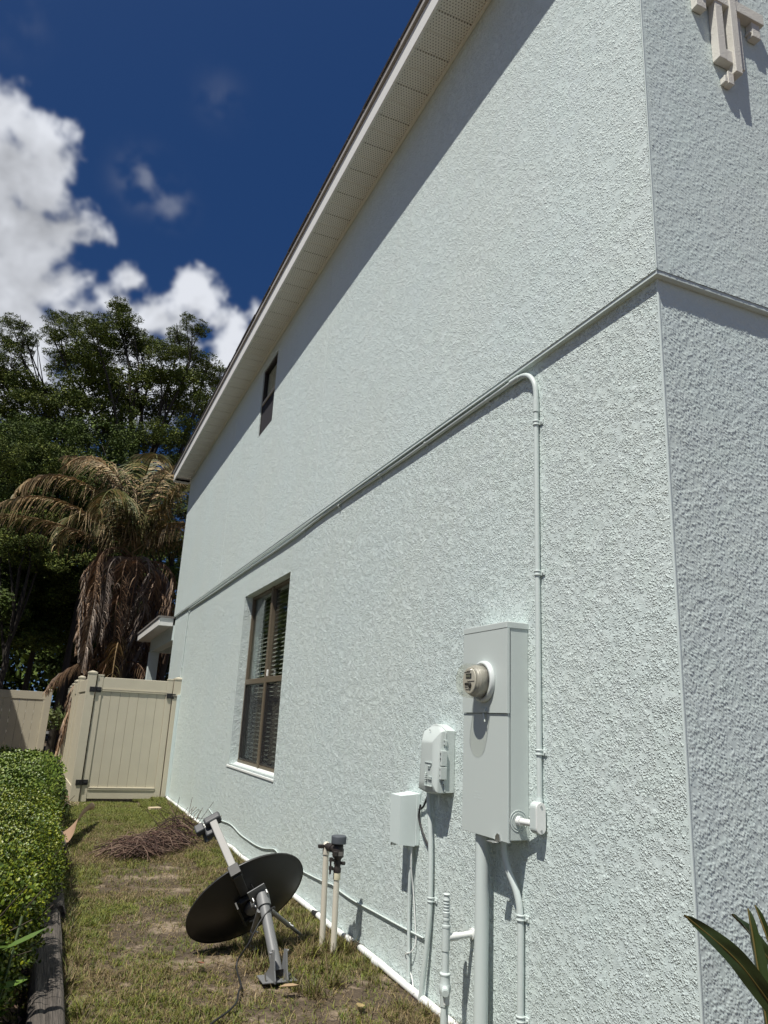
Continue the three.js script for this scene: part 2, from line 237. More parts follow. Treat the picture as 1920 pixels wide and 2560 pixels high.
    const sg = new THREE.BoxGeometry(0.048, 0.003, b - a - 0.03).rotateZ(0.72).translate(0.215, 0, (a + b) / 2);
    for (let y = wy0 + 0.05; y < wy1 - 0.02; y += 0.044) { const m = mesh('blind_slat', sg, M.blind, w); m.position.y = y; }
    for (const q of [0.25, 0.75]) mesh('ladder_tape', box(0.186, 0.188, wy0 + 0.03, wy1 - 0.02, a + (b - a) * q - 0.012, a + (b - a) * q + 0.012), M.blind, w);
  }
  mesh('sash_lock', [rbox(fx0 - 0.014, fx0 + 0.004, 1.645, 1.71, zc + 0.055, zc + 0.075, 0.006)], M.vinylWhite, w);
  mesh('window_sill', extr([[-0.006, wy0 - 0.034], [-0.006, wy0 - 0.022], [0.09, wy0 + 0.012], [0.09, wy0 - 0.034]], wz1 + 0.085 - wz0, 0.002).translate(0, 0, -wz1 - 0.085), M.white, w);
  // ---- upper window
  const w2 = new THREE.Group(); w2.name = 'window'; house.add(w2); w2.userData.label = 'small upper window half shaded by the eave';
  mesh('frame', [box(-0.018, 0.03, uy0, uy0 + 0.03, -uz1, -uz0), box(-0.018, 0.03, uy1 - 0.03, uy1, -uz1, -uz0), box(-0.016, 0.03, uy0 + 0.002, uy1 - 0.002, -uz1, -uz1 + 0.025), box(-0.016, 0.03, uy0 + 0.002, uy1 - 0.002, -uz0 - 0.025, -uz0)], M.bronzeDark, w2);
  mesh('meeting_rail', rbox(-0.022, 0.03, 4.905, 4.945, -uz1 + 0.02, -uz0 - 0.02, 0.004), std([0.42, 0.38, 0.30], 0.5), w2);
  mesh('pane', box(0.008, 0.012, 4.945, uy1 - 0.03, -uz1 + 0.025, -uz0 - 0.025), M.glass, w2);
  mesh('pane', box(0.014, 0.018, uy0 + 0.03, 4.905, -uz1 + 0.025, -uz0 - 0.025), M.glass, w2);
  mesh('insect_screen', box(-0.010, -0.0085, uy0 + 0.03, 4.905, -uz1 + 0.025, -uz0 - 0.025), std([0.030, 0.029, 0.036], 0.9, { transparent: true, opacity: 0.80, side: THREE.DoubleSide }), w2);
  mesh('window_shade', box(0.09, 0.095, uy0, uy1, -uz1, -uz0), std([0.33, 0.34, 0.33], 0.8), w2);

  // ---- eave: vinyl soffit panels, fascia, drip edge, shingles
  const XO = -0.305, ZF = 0.16, ZB = -12.2;
  const sof = new THREE.Group(); sof.name = 'soffit'; house.add(sof);
  // one panel: two flats with a v groove between and a lap seam, profile along z, extruded in x
  const pw = 0.305, P = [[0, 0], [0.006, 0.008], [0.012, 0], [0.146, 0], [0.1525, 0.007], [0.159, 0], [pw - 0.002, 0], [pw - 0.002, 0.012], [0, 0.012]];
  const pg = clean(extr(P.map(([a, b]) => [a, b]), -UP - XO, 0)); sideways(pg); pg.translate(XO, 0, 0);
  { const p = pg.attributes.position, uv = new Float32Array(p.count * 2); for (let i = 0; i < p.count; i++) { uv[2 * i] = p.getX(i); uv[2 * i + 1] = p.getZ(i); } pg.setAttribute('uv', new THREE.BufferAttribute(uv, 2)); pg.computeVertexNormals(); }
  for (let k = 0; k < 41; k++) { const m = mesh('soffit_panel', pg, M.soffit, sof); m.position.set(0, YS, ZF - k * pw); }
  mesh('wall_channel', [rbox(-UP - 0.022, -UP - 0.001, YS - 0.012, YS - 0.0005, ZF, -L, 0.003)], M.vinylWhite, sof);
  mesh('soffit_return', box(XO, 9, YS, YS + 0.012, ZB, -L), M.vinylWhite, sof);
  const fa = mesh('fascia', [rbox(XO - 0.02, XO, YS - 0.02, YS + 0.135, ZF, -4.6, 0.003), rbox(XO - 0.0205, XO, YS - 0.02, YS + 0.135, -4.601, -8.6, 0.003), rbox(XO - 0.02, XO, YS - 0.02, YS + 0.135, -8.601, ZB - 0.02, 0.003), rbox(XO - 0.02, 9, YS - 0.02, YS + 0.135, ZB - 0.02, ZB - 0.0005, 0.003)], M.fascia, house);
  mesh('drip_edge', [box(XO - 0.040, XO - 0.0, YS + 0.136, YS + 0.182, ZF, ZB - 0.038), box(XO - 0.038, 9, YS + 0.136, YS + 0.182, ZB - 0.040, ZB)], M.drip, fa);
  // hip roof slopes
  const roof = new THREE.BufferGeometry(); { const y0 = YS + 0.184, x0 = XO - 0.040, z0 = ZF + 0.02, z1 = ZB - 0.045, rx = 4.4, ry = y0 + (rx - x0) * 0.42, za = z0 - (rx - x0), zb = z1 + (rx - x0); const P3 = { a: [x0, y0, z0], b: [x0, y0, z1], c: [9.1, y0, z1], d: [9.1, y0, z0], e: [rx, ry, za], f: [rx, ry, zb] }; const arr = []; for (const k of ['a', 'e', 'b', 'b', 'e', 'f', 'b', 'f', 'c', 'c', 'f', 'd', 'd', 'f', 'e', 'd', 'e', 'a']) arr.push(...P3[k]); roof.setAttribute('position', new THREE.Float32BufferAttribute(arr, 3)); roof.computeVertexNormals(); }
  const rf = mesh('roof', roof, M.shingle, house, true);
  const R = rng(3);
  for (let k = 0; k < 38; k++) { const z = ZF + 0.02 - k * 0.333, o = R() * 0.012, g = box(0, 0.3, 0, 0.012, z - 0.329, z).rotateZ(0.398).translate(XO - 0.046 - o * 0.6, YS + 0.183 + R() * 0.003, 0); mesh('shingle', g, M.shingle, rf, true); }
}
// ================================================================== THINGS ON THE SIDE WALL
const strap = (x, y, z, r, parent, mat, axis = 'y') => {           // a one hole pipe strap with its screw ear, on a vertical or a horizontal pipe
  const g = [];
  if (axis === 'y') { for (const d of [-0.008, 0.008]) g.push(lathe([[r + 0.0005, -0.004], [r + 0.0045, -0.003], [r + 0.0045, 0.003], [r + 0.0005, 0.004]], [x, y + d, z], [0, 1, 0], 18)); g.push(lathe([[r + 0.0003, -0.011], [r + 0.0025, -0.011], [r + 0.0025, 0.011], [r + 0.0003, 0.011]], [x, y, z], [0, 1, 0], 18)); g.push(rbox(-0.006, -0.0005, y - 0.012, y + 0.012, z + r - 0.002, z + r + 0.024, 0.002)); g.push(cyl([-0.005, y, z + r + 0.014], [-0.011, y, z + r + 0.014], 0.005, 0.004, 8)); }
  else { g.push(lathe([[r + 0.0003, -0.009], [r + 0.003, -0.009], [r + 0.003, 0.009], [r + 0.0003, 0.009]], [x, y, z], [0, 0, 1], 18)); g.push(rbox(-0.006, -0.0005, y - r - 0.022, y - r + 0.002, z - 0.009, z + 0.009, 0.002)); }
  return mesh('pipe_strap', g, mat, parent);
};
{ // ---- conduit that climbs from the meter cabinet and runs along under the upper storey
  const r = 0.0115, x = -0.015, z0 = -0.765;
  const t = thing('electrical_conduit', 'painted conduit rising beside the meter cabinet and bending along under the upper storey', 'conduit', [x, 1.0, z0]);
  mesh('riser', cyl([x, 0.985, z0], [x, 2.70, z0], r), M.pipePaint, t);
  mesh('elbow', new THREE.TubeGeometry(new THREE.CatmullRomCurve3([[x, 2.68, z0], [x, 2.74, z0], [x - 0.002, 2.80, z0 - 0.008], [x - 0.004, 2.852, z0 - 0.045], [x - 0.004, 2.878, z0 - 0.10], [x - 0.004, 2.882, z0 - 0.17]].map(V)), 24, r + 0.0008, 14), M.pipePaint, t);
  mesh('coupling', cyl([x, 2.655, z0], [x, 2.715, z0], r + 0.0032), M.pipePaint, t);
  mesh('coupling', cyl([x - 0.004, 2.882, z0 - 0.13], [x - 0.004, 2.884, z0 - 0.20], r + 0.003), M.pipePaint, t);
  const pts = [[-0.019, 2.883, z0 - 0.16], [-0.015, 2.885, -1.4], [-0.014, 2.882, -2.2], [-0.014, 2.888, -3.1], [-0.014, 2.880, -3.9], [-0.015, 2.862, -4.5], [-0.014, 2.858, -5.3], [-0.014, 2.864, -6.4], [-0.014, 2.862, -8.0], [-0.014, 2.868, -9.4], [-0.014, 2.870, -10.35]];
  mesh('long_run', tube(pts, 0.0105, 160, 12), M.pipePaint, t);
  for (const y of [2.60, 1.907, 1.174]) strap(x, y, z0, r, t, M.pipePaint);
  for (const z of [-1.19, -1.9, -2.6, -3.4, -4.3, -5.2, -6.2, -7.4, -8.6, -9.8]) strap(-0.014, z > -2.9 ? 2.884 : 2.866, z, 0.0105, t, M.pipePaint, 'z');
  const c2 = tube([[-0.03, 2.902, -1.0], [-0.028, 2.904, -1.7], [-0.030, 2.902, -3.0], [-0.028, 2.898, -4.0], [-0.03, 2.884, -4.6], [-0.028, 2.884, -6.0], [-0.028, 2.89, -8.0], [-0.028, 2.893, -10.4]], 0.004, 140, 8);
  single('wall_cable', c2, M.pipePaint, 'thin painted cable lying on top of the long conduit under the upper storey', 'cable', [-0.03, 2.89, -5]);
  const t2 = thing('downward_conduit', 'thin painted conduit dropping down the wall behind the gate post', 'conduit', [-0.012, 1.6, -10.5]);
  mesh('pipe', tube([[-0.024, 2.868, -10.36], [-0.02, 2.85, -10.44], [-0.012, 2.79, -10.48], [-0.012, 2.3, -10.5], [-0.012, 1.5, -10.5]], 0.007, 40, 10), M.pipePaint, t2);
  for (const y of [2.62, 2.45, 1.95]) strap(-0.012, y, -10.5, 0.007, t2, M.pipePaint);
}
{ // ---- elbow fitting at the foot of the conduit
  const z0 = -0.765, t = thing('conduit_fitting', 'white rounded conduit elbow box with screwed cover beside the meter cabinet', 'conduit fitting', [-0.03, 0.875, -0.75]);
  // stadium shaped body, cover towards +z
  const st = (w, y0, y1, n = 10) => { const p = []; for (let i = 0; i <= n; i++) { const a = Math.PI * i / n; p.push([Math.cos(a) * w, y1 - w + Math.sin(a) * w]); } for (let i = 0; i <= n; i++) { const a = Math.PI + Math.PI * i / n; p.push([Math.cos(a) * w, y0 + w + Math.sin(a) * w]); } return p; };
  mesh('body', extr(st(0.019, 0.873, 0.985), 0.036, 0.003).translate(-0.030, 0, -0.779), M.pipePaint, t);
  const cv = mesh('cover', extr(st(0.0205, 0.873, 0.986), 0.004, 0.0015).translate(-0.030, 0, -0.739), M.white, t);
  for (const y of [0.885, 0.974]) mesh('screw', cyl([-0.030, y, -0.734], [-0.030, y, -0.7305], 0.0048, 0.004, 10), M.steel, cv);
  mesh('hub', cyl([-0.018, 0.975, z0], [-0.015, 1.0, z0], 0.0155), M.pipePaint, t);
  mesh('nipple', cyl([-0.033, 0.905, -0.78], [-0.052, 0.905, -0.858], 0.0125), M.white, t);
  mesh('lock_nut', [cyl([-0.0485, 0.905, -0.843], [-0.053, 0.905, -0.8605], 0.019, 0.019, 6)], M.white, t);
}
{ // ---- meter cabinet
  const z0 = -1.225, z1 = -0.860, y0 = 0.825, y1 = 1.70, xf = -0.105;
  const t = thing('meter_cabinet', 'tall grey painted steel meter cabinet mounted on the stucco wall', 'meter cabinet', [0, 0.825, -1.04]);
  mesh('case', rbox(-0.092, -0.0005, y0 + 0.006, y1 - 0.012, z0 + 0.004, z1, 0.003), M.boxPaint, t);
  mesh('lid', [rbox(-0.111, -0.0008, y1 - 0.026, y1 + 0.002, z0 - 0.003, z1 + 0.004, 0.003)], M.boxPaint, t);
  const R = 0.086, cy = 1.4535, cz = -1.037;
  const hole = []; for (let i = 0; i < 40; i++) { const a = -i / 40 * 6.28319; hole.push([-cz + Math.cos(a) * 0.078, cy + Math.sin(a) * 0.078]); }
  mesh('upper_cover', sideways(extr(rect(-z1 - 0.003, -z0 + 0.003, 1.322, y1 - 0.028), 0.0115, 0.0015, [hole])).translate(xf - 0.003, 0, 0), M.boxPaint, t);
  mesh('lower_cover', sideways(extr(rect(-z1 + 0.001, -z0 + 0.001, y0, 1.317), 0.0115, 0.0015)).translate(xf + 0.003, 0, 0), M.boxPaint, t);
  mesh('side_seam', [box(-0.0935, -0.0915, y0 + 0.004, y1 - 0.03, z1 - 0.002, z1 + 0.0012)], M.blackRubber, t);
  mesh('meter_ring', lathe([[0.077, 0], [0.089, 0], [0.0905, 0.008], [0.088, 0.019], [0.082, 0.024], [0.074, 0.024], [0.074, 0.004]], [xf - 0.002, cy, cz], [-1, 0, 0], 48), std([0.62, 0.665, 0.655], 0.35), t);
  mesh('seal_latch', [rbox(xf - 0.016, xf - 0.003, 1.322, 1.342, cz - 0.02, cz + 0.02, 0.002), cyl([xf - 0.010, 1.323, cz + 0.0], [xf - 0.014, 1.283, cz + 0.022], 0.0045, 0.0035, 8), cyl([xf - 0.009, 1.325, cz - 0.02], [xf - 0.012, 1.328, cz + 0.03], 0.002, 0.002, 6)], M.boxPaint, t);
  mesh('embossed_ring', [ring([-0.052, 0.905, z1 + 0.0006], [0, 0, 1], 0.040, 0.0016, 32, 6), ring([-0.052, 0.905, z1 + 0.0006], [0, 0, 1], 0.030, 0.0016, 32, 6)], M.boxPaint, t);
  const hs = mesh('hasp', [sideways(extr([[0.905, 0.822], [0.945, 0.822], [0.943, 0.838], [0.930, 0.850], [0.915, 0.847]], 0.003, 0.0006)).translate(xf - 0.003, 0, 0), rbox(xf - 0.032, xf, 0.815, 0.819, -0.965, -0.920, 0.0015)], M.steel, t);
  mesh('padlock_loop', ring([xf - 0.022, 0.816, -0.955], [0.1, 1, 0], 0.010, 0.0018, 16, 6), M.steel, hs);
  mesh('worn_print', [0, 1, 2].flatMap((k) => [0, 1, 2, 3, 4, 5].filter((i) => (i * 7 + k * 5) % 4).map((i) => box(xf + 0.0011, xf + 0.0016, 0.988 - k * 0.011, 0.9925 - k * 0.011, -1.128 + i * 0.011 + k * 0.003, -1.121 + i * 0.011 + k * 0.003))), std([0.585, 0.65, 0.635], 0.5), t);
}
{ // ---- the meter itself, plugged into the cabinet
  const cy = 1.4535, cz = -1.037, xb = -0.112;
  const t = thing('electricity_meter', 'round electricity meter with clear dome and beige body plugged into the cabinet', 'meter', [xb, cy, cz]);
  const beige = std([0.35, 0.34, 0.305], 0.4);
  mesh('inner_body', lathe([[0.0, 0], [0.0685, 0], [0.0685, 0.050], [0.066, 0.056], [0.058, 0.058], [0.058, 0.070], [0.0, 0.070]], [xb, cy, cz], [-1, 0, 0], 40), beige, t);
  mesh('base_flange', lathe([[0.06, -0.006], [0.079, -0.006], [0.079, 0.010], [0.073, 0.012], [0.06, 0.012]], [xb, cy, cz], [-1, 0, 0], 40), std([0.33, 0.31, 0.27], 0.5), t);
  const g = new THREE.MeshPhysicalMaterial({ color: col(0.97, 0.965, 0.93), roughness: 0.04, transmission: 1, thickness: 0, ior: 1.5, side: THREE.DoubleSide });
  mesh('clear_dome', lathe([[0.0745, 0.012], [0.0735, 0.092], [0.070, 0.102], [0.062, 0.106], [0.056, 0.1045], [0.054, 0.1025], [0.0, 0.1025]], [xb, cy, cz], [-1, 0, 0], 48), g, t);
  const xf = xb - 0.0703;
  const face = mesh('face_plate', lathe([[0, 0], [0.056, 0], [0.056, 0.004], [0.053, 0.006], [0, 0.006]], [xf, cy, cz], [-1, 0, 0], 40), std([0.50, 0.48, 0.42], 0.5), t);
  const xd = xf - 0.0065;
  mesh('display', box(xd - 0.0015, xd + 0.001, cy + 0.010, cy + 0.030, cz - 0.024, cz + 0.022), M.black, face);
  mesh('display_digits', [-0.018, -0.008, 0.002, 0.012].map((d) => box(xd - 0.0022, xd - 0.0016, cy + 0.014, cy + 0.025, cz + d - 0.002, cz + d + 0.0024)), std([0.25, 0.27, 0.20], 0.5), face);
  mesh('optical_port', lathe([[0, 0], [0.011, 0], [0.011, 0.006], [0.008, 0.008], [0, 0.005]], [xd + 0.001, cy - 0.020, cz + 0.012], [-1, 0, 0], 18), M.black, face);
  mesh('printing', [[-0.04, 0.036, 0.05], [-0.012, -0.004, 0.06], [-0.034, -0.020, 0.028], [-0.034, -0.028, 0.026], [-0.026, -0.038, 0.03], [-0.018, 0.040, 0.03]].map(([a, b, w]) => box(xd - 0.0012, xd + 0.001, cy + b, cy + b + 0.0022, cz + a, cz + a + w)), std([0.09, 0.08, 0.07], 0.6), face);
  mesh('barcode', [0, 1, 2, 3, 4, 5, 6, 7].map((i) => box(xd - 0.0012, xd + 0.001, cy - 0.018, cy - 0.010, cz - 0.034 + i * 0.0036, cz - 0.0322 + i * 0.0036)), M.black, face);
}
const font = await new FontLoader().loadAsync('fonts/droid/droid_sans_bold.typeface.json');
{ // ---- telephone network box
  const zr = -1.492, zl = -1.70, yb = 0.948, yt = 1.262, zc = (zr + zl) / 2;
  const t = thing('telephone_box', 'rounded grey plastic telephone network box with an embossed globe on its cover', 'utility box', [0, 0.948, zc]);
  const arch = (a, b, bot, top, rise, n = 14) => { const p = []; for (let i = 0; i <= n; i++) { const s = i / n; p.push([mix(a, b, s), bot - 0.012 * Math.sin(Math.PI * s)]); } for (let i = 0; i <= n; i++) { const s = i / n; p.push([mix(b, a, s), top + rise * Math.sin(Math.PI * s)]); } return p; };
  mesh('back_plate', sideways(extr(arch(-zr, -zl, yb + 0.004, yt - 0.028, 0.030), 0.045, 0.002)).translate(-0.048, 0, 0), M.boxPaint, t);
  // cover: a loft whose face leans back at the top and tapers to the sides
  { const prof = arch(-zr + 0.004, -zl - 0.004, yb, yt - 0.032, 0.034, 18), N = prof.length, cx = -zc; const rings = [[-0.048, 1], [-0.052, 1.0], [-0.088, 0.992], [-0.096, 0.975], [-0.099, 0.95]]; const pos = [], idx = [];
    const faceX = (x, y) => { const s = Math.max(0, y - 1.178), e = sst(0.99, 0.93, y); return Math.min(-0.053, x + s * 0.42 + s * s * 2.2) + 0.010 * e; };
    for (const [x, k] of rings) for (const [a, b] of prof) { const yy = 1.10 + (b - 1.10) * k; pos.push(x < -0.06 ? faceX(x, yy) : x, yy, -(cx + (a - cx) * k)); }
    for (let r = 0; r < rings.length - 1; r++) for (let i = 0; i < N; i++) { const j = (i + 1) % N, A = r * N + i, B = r * N + j, C = A + N, D = B + N; idx.push(A, B, C, B, D, C); }
    const top = pos.length / 3, NR = 22; const last = (rings.length - 1) * N; // cap as inner rings so that the face can lean
    for (let q = 1; q <= NR; q++) for (let i = 0; i < N; i++) { const k = 0.95 * (1 - q / NR), yy = 1.10 + (prof[i][1] - 1.10) * k; pos.push(faceX(-0.099, yy) - 0.004 * (1 - (1 - q / NR) ** 2), yy, -(cx + (prof[i][0] - cx) * k)); }
    for (let q = 0; q < NR; q++) for (let i = 0; i < N; i++) { const j = (i + 1) % N, o = q === 0 ? last : top + (q - 1) * N, p = top + q * N; idx.push(o + i, o + j, p + i, o + j, p + j, p + i); }
    const g = new THREE.BufferGeometry(); g.setAttribute('position', new THREE.Float32BufferAttribute(pos, 3)); g.setIndex(idx); g.computeVertexNormals();
    const cov = mesh('cover', g, M.boxPaint, t); M.boxPaint.side = THREE.DoubleSide;
    const fx = -0.103;
    mesh('access_door', [box(fx - 0.0035, fx + 0.004, 0.975, 1.083, -1.606, -1.6035), box(fx - 0.0035, fx + 0.004, 1.081, 1.0835, -1.606, -1.535), box(fx - 0.0035, fx + 0.004, 0.973, 0.9755, -1.606, -1.53)], M.boxPaint, cov);
    mesh('door_pull', [box(fx - 0.0045, fx + 0.004, 1.064, 1.067, -1.575, -1.545), cyl([fx - 0.002, 1.064, -1.548], [fx - 0.002, 1.079, -1.535], 0.0015, 0.0015, 6), box(fx - 0.0045, fx + 0.004, 1.055, 1.0575, -1.572, -1.55)], M.boxPaint, cov);
    mesh('vent_dot', box(-0.084, -0.078, 1.233, 1.236, -1.612, -1.604), M.blackRubber, cov);
    // embossed globe of bands
    mesh('globe_emblem', [-2, -1, 0, 1, 2].map((k) => { const w = 0.0125 * Math.cos(k * 0.52); return tube([[fx - 0.001, 1.013 + k * 0.0085 + 0.003, -1.590 - w], [fx - 0.004, 1.013 + k * 0.0085 - 0.001, -1.590], [fx - 0.001, 1.013 + k * 0.0085 + 0.003, -1.590 + w]], 0.0026, 12, 6); }), M.boxPaint, cov);
    const tg = new TextGeometry('at&t', { font, size: 0.0145, depth: 0.009, curveSegments: 4, bevelEnabled: false }); tg.rotateY(-Math.PI / 2).translate(fx + 0.004, 1.006, -1.574);
    mesh('embossed_lettering', tg, M.boxPaint, cov);
  }
  const lt = mesh('latch', [rbox(-0.080, -0.050, 1.072, 1.142, zr - 0.004, zr + 0.016, 0.002), rbox(-0.083, -0.050, 1.010, 1.068, zr - 0.004, zr + 0.016, 0.002)], M.boxPaint, t);
  mesh('hinge_knuckle', [rbox(-0.062, -0.046, 1.165, 1.192, zr - 0.003, zr + 0.008, 0.002), rbox(-0.066, -0.046, 0.985, 1.010, zr - 0.003, zr + 0.008, 0.002), box(-0.056, -0.050, 0.955, 1.225, zr - 0.003, zr + 0.004)], M.boxPaint, t);
for (const y of [1.128, 1.105, 1.055, 1.028]) mesh('screw_hole', cyl([-0.0835, y, zr + 0.005], [-0.0815, y, zr + 0.006], 0.005, 0.005, 10), M.blackRubber, lt);
  for (const y of [1.188, 1.168, 1.006, 0.988]) mesh('screw_hole', cyl([-0.064, y, zr + 0.006], [-0.064, y, zr + 0.0088], 0.0025, 0.0025, 8), M.blackRubber, lt);
}
{ // ---- smaller junction box
  const zr = -1.852, zl = -1.992, y0 = 0.655, y1 = 0.912;
  const t = thing('junction_box', 'small plain painted junction box below the telephone box', 'utility box', [0, y0, -1.92]);
  mesh('back_box', [rbox(-0.024, -0.0005, y0 + 0.004, y1 - 0.0, zl - 0.003, zr + 0.003, 0.004)], M.paint, t);
  // cover that tapers towards its face
  const g = new THREE.BoxGeometry(0.085, y1 - y0 - 0.006, zr - zl, 4, 4, 4); { const p = g.attributes.position; for (let i = 0; i < p.count; i++) { const s = (0.0425 - p.getX(i)) / 0.085, k = 1 - 0.12 * s - 0.10 * sst(0.8, 1, s) * 0.4; p.setZ(i, p.getZ(i) * k); p.setY(i, p.getY(i) * (1 - 0.07 * s)); } } g.computeVertexNormals(); g.translate(-0.0675, (y0 + y1) / 2 - 0.002, (zl + zr) / 2);
  mesh('cover', g, M.paint, t);
  mesh('cover_flange', rbox(-0.034, -0.025, y0, y1 - 0.004, zl + 0.001, zr - 0.001, 0.003), M.paint, t);
  mesh('clasp', [rbox(-0.105, -0.078, y0 - 0.008, y0 + 0.006, -1.975, -1.962, 0.002)], M.steel, t);
  mesh('cable_gland', [cyl([-0.03, y0 - 0.02, -1.893], [-0.03, y0 + 0.004, -1.893], 0.012), cyl([-0.045, y0 - 0.012, -1.915], [-0.045, y0 + 0.004, -1.915], 0.008)], M.paint, t);
}
{ // ---- pipes and cables below the boxes
  single('service_riser_pipe', [cyl([-0.058, -0.05, -1.127], [-0.058, 0.832, -1.127], 0.0295, 0.0295, 40)], M.pipePaint, 'thick grey painted service pipe rising from the ground into the meter cabinet', 'pipe', [-0.058, -0.05, -1.127]);
  const t = thing('grounding_conduit', 'slim painted conduit bending out from under the meter cabinet to the ground', 'conduit', [-0.025, 0, -0.9]);
  mesh('pipe', tube([[-0.055, 0.835, -0.962], [-0.055, 0.78, -0.962], [-0.045, 0.71, -0.945], [-0.026, 0.63, -0.912], [-0.019, 0.55, -0.898], [-0.018, 0.40, -0.897], [-0.018, 0.2, -0.9], [-0.018, -0.05, -0.9]], 0.0135, 60, 18), M.pipePaint, t);
  strap(-0.018, 0.545, -0.897, 0.0135, t, M.pipePaint); strap(-0.018, 0.195, -0.9, 0.0135, t, M.pipePaint);
  const t2 = thing('telephone_conduit', 'painted conduit under the telephone box leaning outward near the ground', 'conduit', [-0.025, 0, -1.7]);
  mesh('pipe', tube([[-0.03, 0.952, -1.70], [-0.028, 0.86, -1.695], [-0.024, 0.70, -1.676], [-0.022, 0.45, -1.668], [-0.024, 0.30, -1.677], [-0.03, 0.12, -1.70], [-0.036, -0.04, -1.725]], 0.0125, 60, 16), M.pipePaint, t2);
  strap(-0.020, 0.448, -1.668, 0.0125, t2, M.pipePaint);
  const t3 = thing('junction_conduit', 'narrow painted conduit dropping from the small junction box', 'conduit', [-0.02, 0, -1.89]);
  mesh('pipe', tube([[-0.03, 0.655, -1.893], [-0.026, 0.56, -1.893], [-0.022, 0.40, -1.903], [-0.02, 0.25, -1.897], [-0.02, 0.10, -1.886], [-0.02, -0.03, -1.876]], 0.0085, 50, 14), M.pipePaint, t3);
  mesh('coupling', cyl([-0.0265, 0.555, -1.893], [-0.028, 0.605, -1.893], 0.012), M.pipePaint, t3); mesh('coupling', cyl([-0.02, 0.035, -1.879], [-0.02, 0.055, -1.881], 0.011), M.pipePaint, t3);
  single('phone_cable', tube([[-0.035, 0.655, -1.865], [-0.033, 0.56, -1.868], [-0.014, 0.44, -1.872], [-0.008, 0.30, -1.850], [-0.008, 0.22, -1.838], [-0.022, 0.175, -1.856], [-0.03, 0.15, -1.905], [-0.016, 0.11, -1.905], [-0.01, 0.05, -1.86], [-0.03, 0.01, -1.80]], 0.0032, 90, 7), M.white, 'thin white cable looping down beside the junction box conduit', 'cable', [-0.02, 0, -1.86]);
  single('dangling_wire', tube([[-0.05, 0.95, -1.555], [-0.05, 0.915, -1.553], [-0.05, 0.885, -1.558], [-0.052, 0.868, -1.570]], 0.0016, 20, 6), M.paint, 'short thin wire dangling under the telephone box', 'wire', [-0.05, 0.868, -1.56]);
  single('black_jumper_cable', [tube([[-0.02, 0.955, -1.705], [-0.02, 0.90, -1.74], [-0.014, 0.855, -1.79], [-0.012, 0.835, -1.84]], 0.0055, 24, 7), tube([[-0.012, 0.86, -1.825], [-0.014, 0.80, -1.835], [-0.012, 0.74, -1.80], [-0.012, 0.70, -1.755], [-0.014, 0.67, -1.71]], 0.006, 24, 7)], M.blackRubber, 'short black cable linking the telephone box and the junction box', 'cable', [-0.014, 0.67, -1.78]);
}
{ // ---- cable that droops along the wall
  const pts = [[521, 2021], [541, 2046], [575, 2060], [600, 2085], [620, 2100], [640, 2113], [660, 2121], [685, 2123], [700, 2138], [730, 2162], [760, 2180], [800, 2200], [820, 2208], [833, 2213], [850, 2228], [885, 2252], [940, 2282], [1000, 2315], [1060, 2346]].map(([u, v]) => px(u, v, -0.007));
  single('drooping_wall_cable', tube(pts, 0.0048, 160, 8), M.pipePaint, 'painted cable drooping low along the wall past the satellite dish', 'cable', [0, 0.2, -4]);
}
{ // ---- white pipe along the foot of the wall
  const t = thing('wall_base_pipe', 'white plastic pipe lying on the ground along the foot of the wall', 'pipe', [-0.03, 0, -5.5]);
  const P = [], R = rng(5); for (let i = 0; i <= 26; i++) { const z = -10.42 + i * 0.355; P.push([-0.030 + (R() - 0.5) * 0.012, 0.024 + (R() - 0.5) * 0.014 - (i > 24 ? 0.012 * (i - 24) : 0), z]); }
  mesh('pipe', tube(P, 0.0185, 220, 14), M.white, t);
  for (const z of [-6.32, -3.32, -2.58, -10.40, -2.28]) mesh('coupling', cyl([-0.032, 0.022, z], [-0.032, 0.024, z + 0.08], 0.0225), z === -2.58 || z === -3.32 || z === -10.4 ? M.blackRubber : M.white, t);
}
